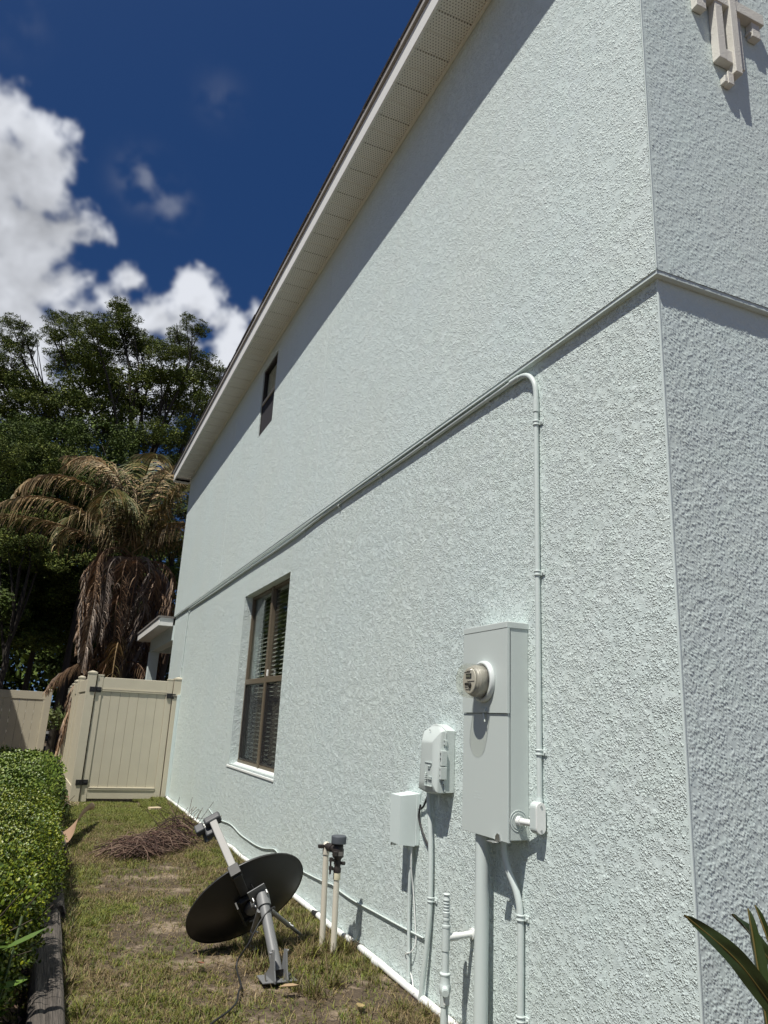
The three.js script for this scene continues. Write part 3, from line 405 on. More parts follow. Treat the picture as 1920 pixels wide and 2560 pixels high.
{ // ---- plumbing riser with ball valve
  const x = -0.142, z = -1.28, t = thing('hose_riser', 'painted plastic plumbing riser with a ball valve and a ribbed hose end', 'plumbing riser', [x, 0, z]);
  mesh('lower_pipe', cyl([x, -0.04, z], [x, 0.15, z], 0.0165), M.pipePaint, t);
  mesh('middle_pipe', cyl([x, 0.23, z], [x, 0.36, z], 0.0150), M.pipePaint, t);
  const vb = mesh('valve_body', lathe([[0.016, 0.128], [0.019, 0.130], [0.019, 0.172], [0.0235, 0.180], [0.0255, 0.196], [0.0235, 0.212], [0.021, 0.216], [0.021, 0.244], [0.0235, 0.247], [0.0235, 0.253], [0.0155, 0.256]].map(([r, y]) => [r, y]), [x, 0, z], [0, 1, 0], 28), M.pipePaint, t);
  mesh('valve_stem', [cyl([x, 0.196, z], [x - 0.022, 0.192, z + 0.046], 0.0165, 0.0158, 20), cyl([x - 0.022, 0.192, z + 0.046], [x - 0.024, 0.1915, z + 0.050], 0.0135, 0.0135, 20)], M.pipePaint, vb);
  mesh('valve_handle', [rbox(x - 0.02, x + 0.005, 0.142, 0.182, z + 0.025, z + 0.037, 0.004)], M.white, vb);
  mesh('tee', lathe([[0.0152, 0.335], [0.0178, 0.337], [0.0178, 0.425], [0.0198, 0.427], [0.0198, 0.436], [0.017, 0.438]], [x, 0, z], [0, 1, 0], 26), M.pipePaint, t);
  mesh('side_arm', [cyl([x, 0.386, z], [x + 0.06, 0.388, z - 0.004], 0.016), cyl([x + 0.02, 0.386, z], [-0.001, 0.391, z - 0.012], 0.0135), cyl([-0.012, 0.391, z - 0.012], [-0.001, 0.391, z - 0.012], 0.023)], M.white, t);
  const pr = [[0.0142, 0.436], [0.0142, 0.452], [0.0159, 0.453], [0.0159, 0.462], [0.0142, 0.463], [0.0142, 0.468], [0.0159, 0.469], [0.0159, 0.482], [0.0168, 0.483], [0.0168, 0.487], [0.0125, 0.489]]; for (let k = 0; k < 4; k++) { const y = 0.492 + k * 0.0125; pr.push([0.0130, y], [0.0155, y + 0.001], [0.0155, y + 0.006], [0.0130, y + 0.007]); } pr.push([0.0125, 0.545], [0.0125, 0.552], [0.0155, 0.553], [0.0155, 0.558], [0, 0.559]);
  mesh('ribbed_hose_end', lathe(pr, [x, 0, z], [0, 1, 0], 26), M.pipePaint, t);
}
{ // ---- irrigation vacuum breaker
  const A = [-0.225, -2.625], B = [-0.197, -2.497];
  const t = thing('vacuum_breaker', 'irrigation vacuum breaker with black valves and grey cap on two beige pipes', 'irrigation valve', [-0.21, 0, -2.56]);
  mesh('supply_pipe', cyl([B[0] + 0.006, -0.04, B[1]], [B[0], 0.40, B[1]], 0.0168), M.pvc, t);
  mesh('outlet_pipe', cyl([A[0] + 0.012, -0.04, A[1]], [A[0], 0.52, A[1]], 0.0168), M.pvc, t);
  mesh('pipe_collar', lathe([[0.0175, 0.385], [0.0205, 0.386], [0.0205, 0.422], [0.0175, 0.424]], [B[0], 0, B[1]], [0, 1, 0], 22), std([0.68, 0.64, 0.46], 0.45), t);
  mesh('outlet_elbow', [lathe([[0.0175, 0.497], [0.0205, 0.498], [0.0205, 0.545], [0.019, 0.556], [0.012, 0.565], [0, 0.568]], [A[0], 0, A[1]], [0, 1, 0], 22)], M.pvc, t);
  const body = mesh('valve_body', [lathe([[0.019, 0.420], [0.022, 0.424], [0.022, 0.447], [0.018, 0.450], [0.018, 0.462], [0.021, 0.466], [0.021, 0.482], [0.018, 0.486], [0.020, 0.494], [0.032, 0.506], [0.033, 0.545], [0.029, 0.550], [0.027, 0.575], [0, 0.575]], [B[0], 0, B[1]], [0, 1, 0], 24), rbox(B[0] - 0.034, B[0] - 0.014, 0.512, 0.538, B[1] - 0.008, B[1] + 0.034, 0.003), cyl([B[0], 0.535, B[1]], [A[0], 0.545, A[1]], 0.020, 0.020, 8), cyl([B[0] + (A[0] - B[0]) * 0.45, 0.540, B[1] + (A[1] - B[1]) * 0.45], [B[0] + (A[0] - B[0]) * 0.7, 0.542, B[1] + (A[1] - B[1]) * 0.7], 0.026, 0.026, 6), rbox(A[0] - 0.05, A[0] - 0.012, 0.532, 0.552, A[1] - 0.012, A[1] + 0.012, 0.003)], M.valveBlack, t);
  mesh('rating_label', box(B[0] - 0.010, B[0] + 0.016, 0.514, 0.536, B[1] + 0.0322, B[1] + 0.0345), std([0.16, 0.15, 0.14], 0.6), body);
  mesh('test_cock', [cyl([B[0], 0.474, B[1]], [B[0] + 0.028, 0.474, B[1] + 0.022], 0.007, 0.009, 8), cyl([B[0] + 0.024, 0.474, B[1] + 0.016], [B[0] + 0.030, 0.474, B[1] + 0.03], 0.010, 0.010, 8)], M.valveBlack, body);
  for (const [y, y2] of [[0.492, 0.455], [0.447, 0.415]]) mesh('shutoff_handle', [cyl([B[0], y - 0.01, B[1]], [B[0] - 0.044, y, B[1] + 0.006], 0.008, 0.009, 8), cyl([B[0] - 0.042, y + 0.01, B[1] + 0.006], [B[0] - 0.042, y - 0.008, B[1] + 0.006], 0.012, 0.012, 10), rbox(B[0] - 0.050, B[0] - 0.040, y2, y, B[1] + 0.002, B[1] + 0.012, 0.003)], M.valveBlack, body);
  mesh('cap', lathe([[0.026, 0.572], [0.042, 0.574], [0.0435, 0.579], [0.0435, 0.612], [0.040, 0.618], [0, 0.619]].map(([r, y]) => [r, y]), [B[0], 0, B[1]], [0, 1, 0], 20), M.capGrey, t);
}
{ // ---- emblem on the front wall: heavy plaster strokes, cut off by the top of the picture
  const t = thing('wall_emblem', 'cream plaster emblem of upright bars and hooked strokes on the front wall', 'wall ornament', [0.44, 3.95, 0.033]);
  const m = new THREE.MeshStandardMaterial({ map: null, color: col(0.66, 0.645, 0.59), roughness: 0.75, bumpMap: stuccoTex, bumpScale: 0.0014 });
  const z0 = 0.0305, z1 = 0.074, ex = (x) => 0.452 + (x - 0.44) * 0.92, ey = (y) => y + 0.03, b = (x0, x1, y0, y1, d = 0) => rbox(ex(x0), ex(x1), ey(y0), ey(y1), z0, z1 + d, 0.003);
  mesh('cross_bar', b(0.255, 0.66, 4.345, 4.405), m, t, true);
  mesh('upright', b(0.338, 0.385, 4.035, 4.62, -0.004), m, t, true);
  mesh('upright', b(0.425, 0.468, 3.985, 4.66, 0.006), m, t, true);
  mesh('upright', b(0.492, 0.522, 4.05, 4.66, -0.02), m, t, true);
  mesh('lower_link', b(0.380, 0.428, 4.035, 4.10, -0.006), m, t, true);
  mesh('foot_hook', [b(0.392, 0.428, 3.925, 3.99, -0.012), b(0.375, 0.405, 3.93, 3.965, -0.016)], m, t, true);
  mesh('left_serif', [b(0.228, 0.288, 4.275, 4.60, -0.01)], m, t, true);
  mesh('right_serif', [b(0.585, 0.640, 4.265, 4.346, -0.01), b(0.575, 0.60, 4.285, 4.30, -0.014)], m, t, true);
}
// ================================================================== GROUND
const gy = (x, z) => 0.012 * fbm(x * 1.3, z * 1.3, 3) * sst(0, -0.12, x) - 0.05 * sst(-8.5, -10.5, z) * sst(-0.1, -0.6, x) - 0.02 * sst(-0.25, -0.6, x);
const bareSpots = [[330, 2190, 0.40], [420, 2225, 0.30], [300, 2215, 0.3], [430, 2330, 0.42], [480, 2280, 0.35], [390, 2355, 0.25], [560, 2430, 0.30], [520, 2390, 0.3], [720, 2490, 0.28], [830, 2470, 0.25], [700, 2540, 0.25], [900, 2500, 0.2], [990, 2470, 0.2], [400, 2170, 0.3]].map(([u, v, r]) => { const p = py(u, v, 0); return [p[0], p[2], r]; });
const bare = (x, z) => { let b = 0; for (const [a, c, r] of bareSpots) { const d = ((x - a) ** 2 + ((z - c) * 0.8) ** 2) / (r * r); if (d < 4) b = Math.max(b, Math.exp(-d * 1.4)); } return b + 0.55 * fbm(x * 2.6 + 3, z * 2.6, 4); };
const green = (x, z) => 0.44 + 0.75 * sst(-6.9, -8.2, z) + 0.35 * sst(-1.15, -1.5, x) + 0.3 * sst(-0.75, -0.25, x) * sst(-2.6, -3.4, z) + 1.6 * fbm(x * 1.5, z * 1.5 + 9, 4);
{
  const soil = tex(1024, (u, v, c) => { const a = fbm(u * 8, v * 8, 5, 8), b = fbm(u * 60, v * 60, 3, 60), d = perlin(u * 210, v * 210, 210), s = 1 + 0.5 * a + 0.35 * b + 0.25 * d, k = sst(0.0, 0.35, a + 0.25 * b); c[0] = lin(mix(0.085, 0.20, k) * s); c[1] = lin(mix(0.062, 0.155, k) * s); c[2] = lin(mix(0.040, 0.110, k) * s); }, true, 0.45);
  const soilBump = tex(1024, (u, v, c) => { const n = 0.5 + 0.5 * fbm(u * 40, v * 40, 5, 40); c[0] = c[1] = c[2] = 255 * n; }, false, 0.9);
  const m = new THREE.MeshStandardMaterial({ map: soil, roughness: 0.96, bumpMap: soilBump, bumpScale: 0.018 });
  const near = new THREE.PlaneGeometry(6.2, 16, 150, 360).rotateX(-Math.PI / 2).translate(-2.9, 0, -5.6);
  { const p = near.attributes.position; for (let i = 0; i < p.count; i++) p.setY(i, gy(p.getX(i), p.getZ(i))); near.computeVertexNormals(); }
  const far = new THREE.PlaneGeometry(500, 500, 60, 60).rotateX(-Math.PI / 2).translate(0, -0.075, -60);
  const g = mesh('ground', [near, far], m, null, true); g.userData = { kind: 'structure' };
}

function blades(R, pos, colr, ox, oz, n, len, w, lean, tint, spread = 0.02) {      // one tuft: a few bent blades, with their own colour
  for (let k = 0; k < n; k++) {
    const a = R() * 6.2832, l = len * (0.5 + 0.8 * R()), ln = lean * (0.45 + 0.9 * R()), bx = ox + (R() - 0.5) * spread, bz = oz + (R() - 0.5) * spread, ca = Math.cos(a), sa = Math.sin(a), ww = w * (0.7 + 0.6 * R()), c0 = tint(R); let prev = null;
    for (let s = 0; s <= 2; s++) { const t = s / 2, out = l * Math.sin(Math.min(1.5, ln * (0.35 + 0.65 * t))) * t, up = l * t * Math.max(0.07, Math.cos(Math.min(1.5, ln * (0.4 + 0.6 * t)))), hw = ww * (1 - t * t * 0.9), A = [bx + ca * out - sa * hw, up, bz + sa * out + ca * hw], B = [bx + ca * out + sa * hw, up, bz + sa * out - ca * hw]; if (prev) { const [P, Q] = prev; pos.push(...P, ...Q, ...A, ...Q, ...B, ...A); for (let q = 0; q < 6; q++) colr.push(...c0); } prev = [A, B]; }
  }
}
function geoFrom(pos, colr) { const g = new THREE.BufferGeometry(); g.setAttribute('position', new THREE.Float32BufferAttribute(pos, 3)); if (colr) g.setAttribute('color', new THREE.Float32BufferAttribute(colr, 3)); g.computeVertexNormals(); return g; }
const greenTint = (R) => { const y = R(), v = 0.6 + 0.7 * R(); return [mix(0.075, 0.190, y) * v, mix(0.115, 0.185, y) * v, mix(0.012, 0.026, y) * v]; };
const dryTint = (R) => { const y = R() * R(), v = 0.6 + 0.75 * R(); return [mix(0.11, 0.38, y) * v, mix(0.080, 0.285, y) * v, mix(0.034, 0.14, y) * v]; };
function instanced(name, geo, mat, mats, parent) { const im = new THREE.InstancedMesh(geo, mat, mats.length); mats.forEach((m, i) => im.setMatrixAt(i, m)); im.name = name; im.castShadow = im.receiveShadow = true; im.userData.kind = 'stuff'; parent.add(im); return im; }
const bladeMat = new THREE.MeshStandardMaterial({ color: 0xffffff, vertexColors: true, roughness: 0.62, side: THREE.DoubleSide });
{ // ---- the yard's turf, laid as 22 cm patches in variants of greenness and cover
  const CELL = 0.22, GL = 4, DL = 3, VR = 2, R = rng(77), bins = {};
  const lawn = new THREE.Group(); lawn.name = numbered('grass'); lawn.userData = { kind: 'stuff', label: 'patchy green and straw coloured grass covering the yard beside the house', category: 'grass' }; scene.add(lawn);
  const d = new THREE.Object3D();
  for (let z = 0.6; z > -10.5; z -= CELL) for (let x = -1.66; x < 0.02; x += CELL) {
    const cx = x + (R() - 0.5) * 0.06, cz = z + (R() - 0.5) * 0.06; if (cx > -0.07) continue;
    const g = green(cx, cz) + (R() - 0.5) * 0.3, b = bare(cx, cz) + (R() - 0.5) * 0.25, gl = Math.max(0, Math.min(GL - 1, Math.floor(g * 2.9))), dl = b > 0.50 ? 0 : b > 0.22 ? 1 : 2;
    d.position.set(cx, gy(cx, cz) - 0.003, cz); d.rotation.set(0, R() * 6.28, 0); d.scale.set(1, 0.8 + 0.5 * R(), 1); d.updateMatrix();
    const key = gl + '_' + dl + '_' + ((R() * VR) | 0); (bins[key] = bins[key] || []).push(d.matrix.clone());
  }
  for (const key of Object.keys(bins).sort()) {
    const [gl, dl, v] = key.split('_').map(Number), Q = rng(900 + gl * 31 + dl * 7 + v), pos = [], colr = [], gf = [0.26, 0.46, 0.70, 0.92][gl], n = [55, 190, 330][dl], H = CELL * 0.66;
    for (let k = 0; k < n; k++) { const r = H * Math.sqrt(Q()), a = Q() * 6.2832, ox = r * Math.cos(a), oz = r * Math.sin(a), isG = Q() < gf; if (isG) blades(Q, pos, colr, ox, oz, 4, 0.026 + 0.014 * gl / 3, 0.0019, 1.05, greenTint); else blades(Q, pos, colr, ox, oz, 4, 0.05, 0.0015, 1.75, dryTint, 0.03); }
    instanced('grass_patch', geoFrom(pos, colr), bladeMat, bins[key], lawn);
  }
  // longer growth along the wall, round the pipes and by the timbers
  const longG = [0, 1, 2].map((v) => { const Q = rng(50 + v), pos = [], colr = []; for (let k = 0; k < 9; k++) blades(Q, pos, colr, (Q() - 0.5) * 0.07, (Q() - 0.5) * 0.07, 5, 0.10, 0.0019, 0.85, Q() < 0.45 ? greenTint : dryTint, 0.03); return geoFrom(pos, colr); });
  const mats = [[], [], []]; const add = (x, z, s) => { d.position.set(x, gy(x, z) - 0.004, z); d.rotation.set((R() - 0.5) * 0.4, R() * 6.28, (R() - 0.5) * 0.4); d.scale.setScalar(s); d.updateMatrix(); mats[(R() * 3) | 0].push(d.matrix.clone()); };
  for (let k = 0; k < 210; k++) { const z = -9.8 + 9.4 * R(); add(-0.085 - 0.16 * R() * R(), z, 0.35 + 0.5 * R()); }
  for (let k = 0; k < 90; k++) add(-1.50 - 0.14 * R(), -8.5 + 7 * R(), 0.5 + 0.7 * R());
  for (const [x, z, n] of [[-0.21, -2.56, 26], [-0.30, -2.85, 14], [-0.42, -3.0, 14], [-0.62, -2.72, 12], [-0.50, -2.35, 10], [-0.45, -2.05, 10]]) for (let k = 0; k < n; k++) add(x + (R() - 0.5) * 0.28, z + (R() - 0.5) * 0.28, 0.45 + 0.6 * R());
  mats.forEach((m, i) => instanced('long_grass', longG[i], bladeMat, m, lawn));
}
const leafMat = (rough = 0.5) => new THREE.MeshStandardMaterial({ color: 0xffffff, vertexColors: true, roughness: rough, side: THREE.DoubleSide });

// ================================================================== GATE AND FENCE
const fp = (x0, x1, y0, y1, z0, z1, r = 0.006) => rbox(x0, x1, y0, y1, z0, z1, r);
function fencePost(label, x, z, top, w = 0.127, base = -0.12) {
  const t = thing('fence_post', label, 'fence post', [x, base, z], 'vinyl fence posts');
  mesh('shaft', fp(x - w / 2, x + w / 2, base, top - 0.03, z - w / 2, z + w / 2), M.vinyl, t, true);
  const c = new THREE.CylinderGeometry(0.02, (w / 2 + 0.006) * Math.SQRT2, 0.022, 4, 1).rotateY(Math.PI / 4).translate(x, top - 0.001, z);
  mesh('cap', [rbox(x - w / 2 - 0.006, x + w / 2 + 0.006, top - 0.036, top - 0.012, z - w / 2 - 0.006, z + w / 2 + 0.006, 0.003), c], M.vinyl, t, true); return t;
}
const GZ = -10.45;
fencePost('beige vinyl gate post standing against the house wall', -0.045, GZ - 0.02, 1.785, 0.127);
fencePost('beige vinyl gate post carrying the two black hinges', -1.322, GZ - 0.02, 1.80, 0.127, -0.2);
{
  const t = thing('vinyl_gate', 'beige vinyl privacy gate with tongue and groove boards and black hinges', 'gate', [-0.68, -0.05, GZ]);
  const xl = -1.245, xr = -0.122, zf = GZ + 0.022, zb = GZ - 0.022;
  for (const [a, b] of [[xl, xl + 0.09], [xr - 0.09, xr]]) { const s = mesh('stile', fp(a, b, -0.055, 1.745, zb, zf), M.vinyl, t, true); mesh('stile_cap', rbox(a - 0.003, b + 0.003, 1.738, 1.758, zb - 0.004, zf + 0.004, 0.004), M.vinyl, s, true); }
  mesh('top_rail', [fp(xl + 0.09, xr - 0.09, 1.515, 1.722, zb + 0.004, zf - 0.004), box(xl + 0.09, xr - 0.09, 1.520, 1.532, zf - 0.006, zf + 0.006), box(xl + 0.09, xr - 0.09, 1.545, 1.556, zf - 0.006, zf + 0.004)], M.vinyl, t, true);
  mesh('bottom_rail', [fp(xl + 0.09, xr - 0.09, -0.012, 0.15, zb + 0.004, zf - 0.004), box(xl + 0.09, xr - 0.09, 0.135, 0.147, zf - 0.006, zf + 0.008), box(xl + 0.09, xr - 0.09, 0.112, 0.122, zf - 0.006, zf + 0.006)], M.vinyl, t, true);
  const x0 = xl + 0.09, n = 7, bw = (xr - 0.09 - x0) / n;
  for (let i = 0; i < n; i++) mesh('board', rbox(x0 + i * bw + 0.0014, x0 + (i + 1) * bw - 0.0014, 0.148, 1.517, GZ - 0.010, GZ + 0.010 + (i % 2) * 0.0008, 0.0035), M.vinyl, t, true);
  for (const y of [1.535, 0.215]) { const h = mesh('hinge', [rbox(-1.335, -1.262, y - 0.038, y + 0.038, zf + 0.001 + 0.022, zf + 0.034, 0.004), rbox(-1.246, -1.168, y - 0.038, y + 0.038, zf + 0.0005, zf + 0.012, 0.004), cyl([-1.254, y - 0.036, zf + 0.022], [-1.254, y + 0.036, zf + 0.022], 0.012, 0.012, 12)], M.black, t); mesh('hinge_bolt', [cyl([-1.30, y + 0.005, zf + 0.033], [-1.30, y + 0.005, zf + 0.038], 0.009, 0.007, 8), rbox(-1.225, -1.175, y - 0.006, y + 0.010, zf + 0.011, zf + 0.018, 0.003)], std([0.03, 0.03, 0.032], 0.35), h); }
  mesh('latch', [rbox(-0.200, -0.125, 1.462, 1.538, zf, zf + 0.022, 0.004), rbox(-0.125, -0.065, 1.515, 1.533, zf + 0.004, zf + 0.024, 0.003), rbox(-0.125, -0.030, 1.488, 1.502, zf + 0.022, zf + 0.036, 0.003), rbox(-0.125, -0.085, 1.462, 1.482, zf + 0.004, zf + 0.024, 0.003)], M.black, t);
}
single('wall_channel_trim', [rbox(-0.034, -0.0005, 0.02, 1.525, GZ + 0.048, GZ + 0.085, 0.003), rbox(-0.046, -0.034, 0.02, 1.52, GZ + 0.05, GZ + 0.083, 0.003)], M.paint, 'slim aqua painted channel on the wall beside the gate post', 'trim', [0, 0.02, GZ + 0.065]);
function fenceRun(label, A, B, top, bot, nB) {           // boards between two points, with rails and u channels
  const t = thing('vinyl_fence_panel', label, 'fence panel', [(A[0] + B[0]) / 2, bot, (A[1] + B[1]) / 2], 'vinyl fence panels');
  const dx = B[0] - A[0], dz = B[1] - A[1], len = Math.hypot(dx, dz), q = -Math.atan2(dz, dx);
  const put = (g) => g.rotateY(q).translate(A[0], 0, A[1]);
  mesh('top_rail', put(rbox(0, len, top - 0.19, top, -0.022, 0.022, 0.005)), M.vinyl, t, true);
  mesh('bottom_rail', put(rbox(0, len, bot, bot + 0.17, -0.022, 0.022, 0.005)), M.vinyl, t, true);
  for (const x of [0, len - 0.035]) mesh('side_channel', put(rbox(x, x + 0.035, bot + 0.17, top - 0.19, -0.018, 0.018, 0.004)), M.vinyl, t, true);
  const bw = (len - 0.07) / nB;
  for (let i = 0; i < nB; i++) mesh('board', put(rbox(0.035 + i * bw + 0.002, 0.035 + (i + 1) * bw - 0.002, bot + 0.168, top - 0.188, -0.009, 0.0095, 0.004)), M.vinyl, t, true);
  return t;
}
{
  const Z = [GZ - 0.02, -12.46, -14.7, -17.0, -19.4, -21.8], X = [-1.322, -1.40, -1.40, -1.39, -1.38, -1.37];
  const names = ['second', 'third', 'fourth', 'fifth', 'sixth'];
  for (let i = 0; i < 5; i++) {
    fencePost(`beige vinyl fence post, ${names[i]} along the run behind the hinge post`, X[i + 1], Z[i + 1], 1.79, 0.11);
    fenceRun(`beige vinyl fence panel between the ${i ? names[i - 1] : 'hinge'} and ${names[i]} posts behind the gate`, [X[i], Z[i] - 0.064], [X[i + 1], Z[i + 1] + 0.056], 1.70, -0.06, 15);
  }
  // neighbour's fence across the gap
  const nz = -19.1; fencePost('beige vinyl end post of the fence across the side yard', -1.905, nz, 1.665, 0.15);
  fenceRun('beige vinyl fence panel across the side yard, half in shadow', [-4.55, nz], [-1.98, nz], 1.60, -0.06, 14);
}
// ================================================================== PATIO COVER BEHIND THE HOUSE
{
  const t = thing('patio_cover', 'white patio roof with a square post behind the rear corner of the house', 'patio cover', [1, 0, -13.9]);
  const x0 = -0.262, zb = -15.75, y0 = 2.745, y1 = 2.885;
  mesh('side_fascia', rbox(x0 - 0.018, x0, y0, y1, -12.003, zb, 0.003), M.fascia, t);
  mesh('return_fascia', [rbox(x0, -0.033, y0, y1 - 0.012, -12.022, -12.003, 0.003), box(x0, -0.033, y1 - 0.025, y1, -12.04, -11.992)], M.fascia, t);
  mesh('far_fascia', rbox(x0, 4, y0, y1, zb, zb + 0.018, 0.003), M.fascia, t);
  mesh('soffit', box(x0, 4, y0 + 0.012, y0 + 0.024, -12.022, zb + 0.018), M.vinylWhite, t);
  mesh('roof', [box(x0 - 0.035, 4, y1, y1 + 0.035, -11.985, zb - 0.03)], M.shingle, t, true);
  mesh('side_beam', box(-0.02, 0.16, 2.50, y0 + 0.012, -12.0, -15.35), M.paint, t);
  mesh('rear_beam', box(0.16, 4, 2.50, y0 + 0.012, -15.35, -15.17), M.paint, t);
  mesh('post', rbox(-0.035, 0.165, -0.1, 2.50, -15.36, -15.16, 0.006), M.paint, t);
}
// ================================================================== SATELLITE DISH
{
  const C = V([-0.656, 0.262, -2.716]), N = V([-0.185, 0.519, -0.835]).normalize(), W = V([0.862, 0.494, 0.116]).normalize(), D = N.clone().cross(W).normalize(), A = 0.348, B = 0.258;
  const t = thing('satellite_dish', 'dark grey satellite dish with feed arm standing on the grass on its mast', 'satellite dish', [-0.62, 0, -2.5]);
  const at = (u, v, n) => C.clone().addScaledVector(W, u).addScaledVector(D, v).addScaledVector(N, n);
  const K = [W, D, N].map((q) => q.clone());
  const L2 = (a) => at(...a).toArray();
  { const pos = [], idx = [], nr = 14, na = 56; const dep = (r) => 0.062 * (r * r - 1); const prof = []; for (let i = 0; i <= nr; i++) prof.push([i / nr, dep(i / nr) - 0.003]); prof.push([1.008, -0.006], [1.016, -0.003], [1.016, 0.005], [1.006, 0.006], [0.995, 0.003]); for (let i = nr; i >= 0; i--) prof.push([i / nr * 0.99, dep(i / nr) + 0.001]);
    for (const [r, h] of prof) for (let k = 0; k < na; k++) { const a = k / na * 6.28319; pos.push(...at(A * r * Math.cos(a), B * r * Math.sin(a), h).toArray()); }
    for (let i = 0; i < prof.length - 1; i++) for (let k = 0; k < na; k++) { const j = (k + 1) % na, a = i * na + k, b = i * na + j, c = a + na, d = b + na; idx.push(a, c, b, b, c, d); }
    const g = new THREE.BufferGeometry(); g.setAttribute('position', new THREE.Float32BufferAttribute(pos, 3)); g.setIndex(idx); g.computeVertexNormals(); mesh('reflector', g, M.dishBack, t); }
  const orient = (g, c, X, Y, Z) => { g.applyMatrix4(new THREE.Matrix4().makeBasis(X, Y, Z).setPosition(c)); return g; };
  const bk = (w, h, d, u, v, n, r = 0.003) => orient(new RoundedBoxGeometry(w, h, d, 2, r), at(u, v, n), W, D, N);
  // mount: round plate, arc channel and cradle on the back
  const T = V([-0.632, 0.318, -2.462]), Fo = V([-0.602, 0.032, -2.185]), md = T.clone().sub(Fo).normalize();
  const mt = mesh('back_bracket', [bk(0.13, 0.15, 0.010, 0.0, -0.02, -0.072), bk(0.012, 0.16, 0.05, 0.062, -0.02, -0.095), bk(0.012, 0.16, 0.05, -0.062, -0.02, -0.095), bk(0.085, 0.012, 0.03, 0, -0.10, -0.085), bk(0.15, 0.014, 0.02, 0, 0.06, -0.082)], M.dishBack, t);
  const arc = []; for (let i = 0; i <= 16; i++) { const a = -2.4 + i / 16 * 2.9; arc.push(at(0.085 * Math.cos(a + 1.5), 0.085 * Math.sin(a + 1.5), -0.085).toArray()); }
  mesh('adjustment_ring', [tube(arc, 0.006, 40, 8)], M.dishGrey, mt);
  mesh('mast_clamp', [cyl(T.clone().addScaledVector(md, -0.055).toArray(), T.clone().addScaledVector(md, 0.012).toArray(), 0.036, 0.036, 16), orient(new RoundedBoxGeometry(0.10, 0.09, 0.006, 2, 0.002), T.clone().addScaledVector(N, 0.035).add(new THREE.Vector3(-0.02, 0.0, 0.02)), W, D, N), cyl(T.clone().addScaledVector(md, -0.02).toArray(), at(0, 0, -0.075).toArray(), 0.030, 0.040, 10)], M.dishGrey, t);
  mesh('clamp_bolt', [[-0.052, 0.02], [-0.05, -0.03], [0.03, -0.035], [0.0, 0.035]].map(([u, v]) => { const c = T.clone().addScaledVector(W, u).addScaledVector(D, v).addScaledVector(N, -0.0); return cyl(c.toArray(), c.clone().addScaledVector(N, -0.022).toArray(), 0.007, 0.006, 8); }), M.steel, t);
  mesh('mast', [cyl(Fo.toArray(), T.clone().addScaledVector(md, 0.02).toArray(), 0.0275, 0.0275, 26)], M.dishGrey, t);
  mesh('mast_mouth', [cyl(Fo.clone().addScaledVector(md, -0.001).toArray(), Fo.clone().addScaledVector(md, 0.01).toArray(), 0.0245, 0.0245, 20), box(-0.625, -0.577, 0.012, 0.05, -2.172, -2.168)], M.black, t);
  const ft = mesh('foot', [rbox(-0.690, -0.515, 0.002, 0.010, -2.245, -2.125, 0.003), extr([[-0.025, 0], [0.105, 0], [0.105, 0.012], [0.062, 0.05], [0.05, 0.13], [0.02, 0.135], [-0.005, 0.05], [-0.025, 0.012]], 0.005, 0.001).rotateY(Math.PI / 2).rotateY(0.08).translate(-0.572, 0.006, -2.135), extr([[-0.025, 0], [0.105, 0], [0.105, 0.012], [0.062, 0.05], [0.05, 0.13], [0.02, 0.135], [-0.005, 0.05], [-0.025, 0.012]], 0.005, 0.001).rotateY(Math.PI / 2).rotateY(0.08).translate(-0.637, 0.006, -2.132)], M.dishGrey, t);
  mesh('foot_bolt', [cyl([-0.575, 0.125, -2.185], [-0.553, 0.127, -2.187], 0.008, 0.008, 8), cyl([-0.64, 0.12, -2.185], [-0.652, 0.12, -2.186], 0.007, 0.007, 8), cyl([-0.672, 0.008, -2.14], [-0.678, 0.048, -2.142], 0.004, 0.004, 6)], M.steel, ft);
  const sTop = T.clone().addScaledVector(md, -0.07);
  for (const [e, s] of [[[-0.618, 0.014, -2.722], -1], [[-0.262, 0.014, -2.86], 1]]) {
    const st = sTop.clone().add(new THREE.Vector3(s * 0.030, -0.005, -0.01)), E = V(e), mid = st.clone().lerp(E, 0.56);
    const q = mesh('strut', [cyl(st.toArray(), mid.toArray(), 0.0125, 0.0125, 14), cyl(mid.toArray(), e, 0.0098, 0.0098, 12)], M.dishGrey, t);
    mesh('strut_clamp', [cyl(mid.clone().add(new THREE.Vector3(0, 0.004, 0.002)).toArray(), mid.clone().add(new THREE.Vector3(0.024, -0.006, 0.02)).toArray(), 0.008, 0.006, 8), ring(mid.toArray(), E.clone().sub(st).toArray(), 0.0125, 0.003, 14, 6)], M.steel, q);
    mesh('strut_foot', [lathe([[0.016, 0], [0.036, 0], [0.037, 0.003], [0.034, 0.005], [0.016, 0.004]], [e[0] + 0.012, 0.004, e[2] + 0.01], [0.1, 1, 0.1], 18), cyl(e, [e[0] + 0.008, 0.006, e[2] + 0.006], 0.009, 0.009, 8)], M.dishGrey, q);
  }
  // feed arm and receiver head
  const S = at(0.0, -B - 0.012, -0.035), E = S.clone().addScaledVector(N, 0.40).addScaledVector(D, -0.012), ad = E.clone().sub(S).normalize(), ax = W.clone(), ay2 = ad.clone().cross(ax).normalize();
  const arm = mesh('feed_arm', [orient(new RoundedBoxGeometry(0.043, 0.036, S.distanceTo(E), 2, 0.006), S.clone().lerp(E, 0.5), ax, ay2, ad)], M.armGrey, t);
  mesh('arm_socket', [orient(new RoundedBoxGeometry(0.062, 0.05, 0.07, 2, 0.004), S.clone().addScaledVector(ad, 0.0), ax, ay2, ad), orient(new RoundedBoxGeometry(0.05, 0.03, 0.16, 2, 0.004), at(0, -B + 0.06, -0.062), W, N.clone().negate(), D)], M.dishBack, arm);
  const hd = E.clone().addScaledVector(ad, 0.015);
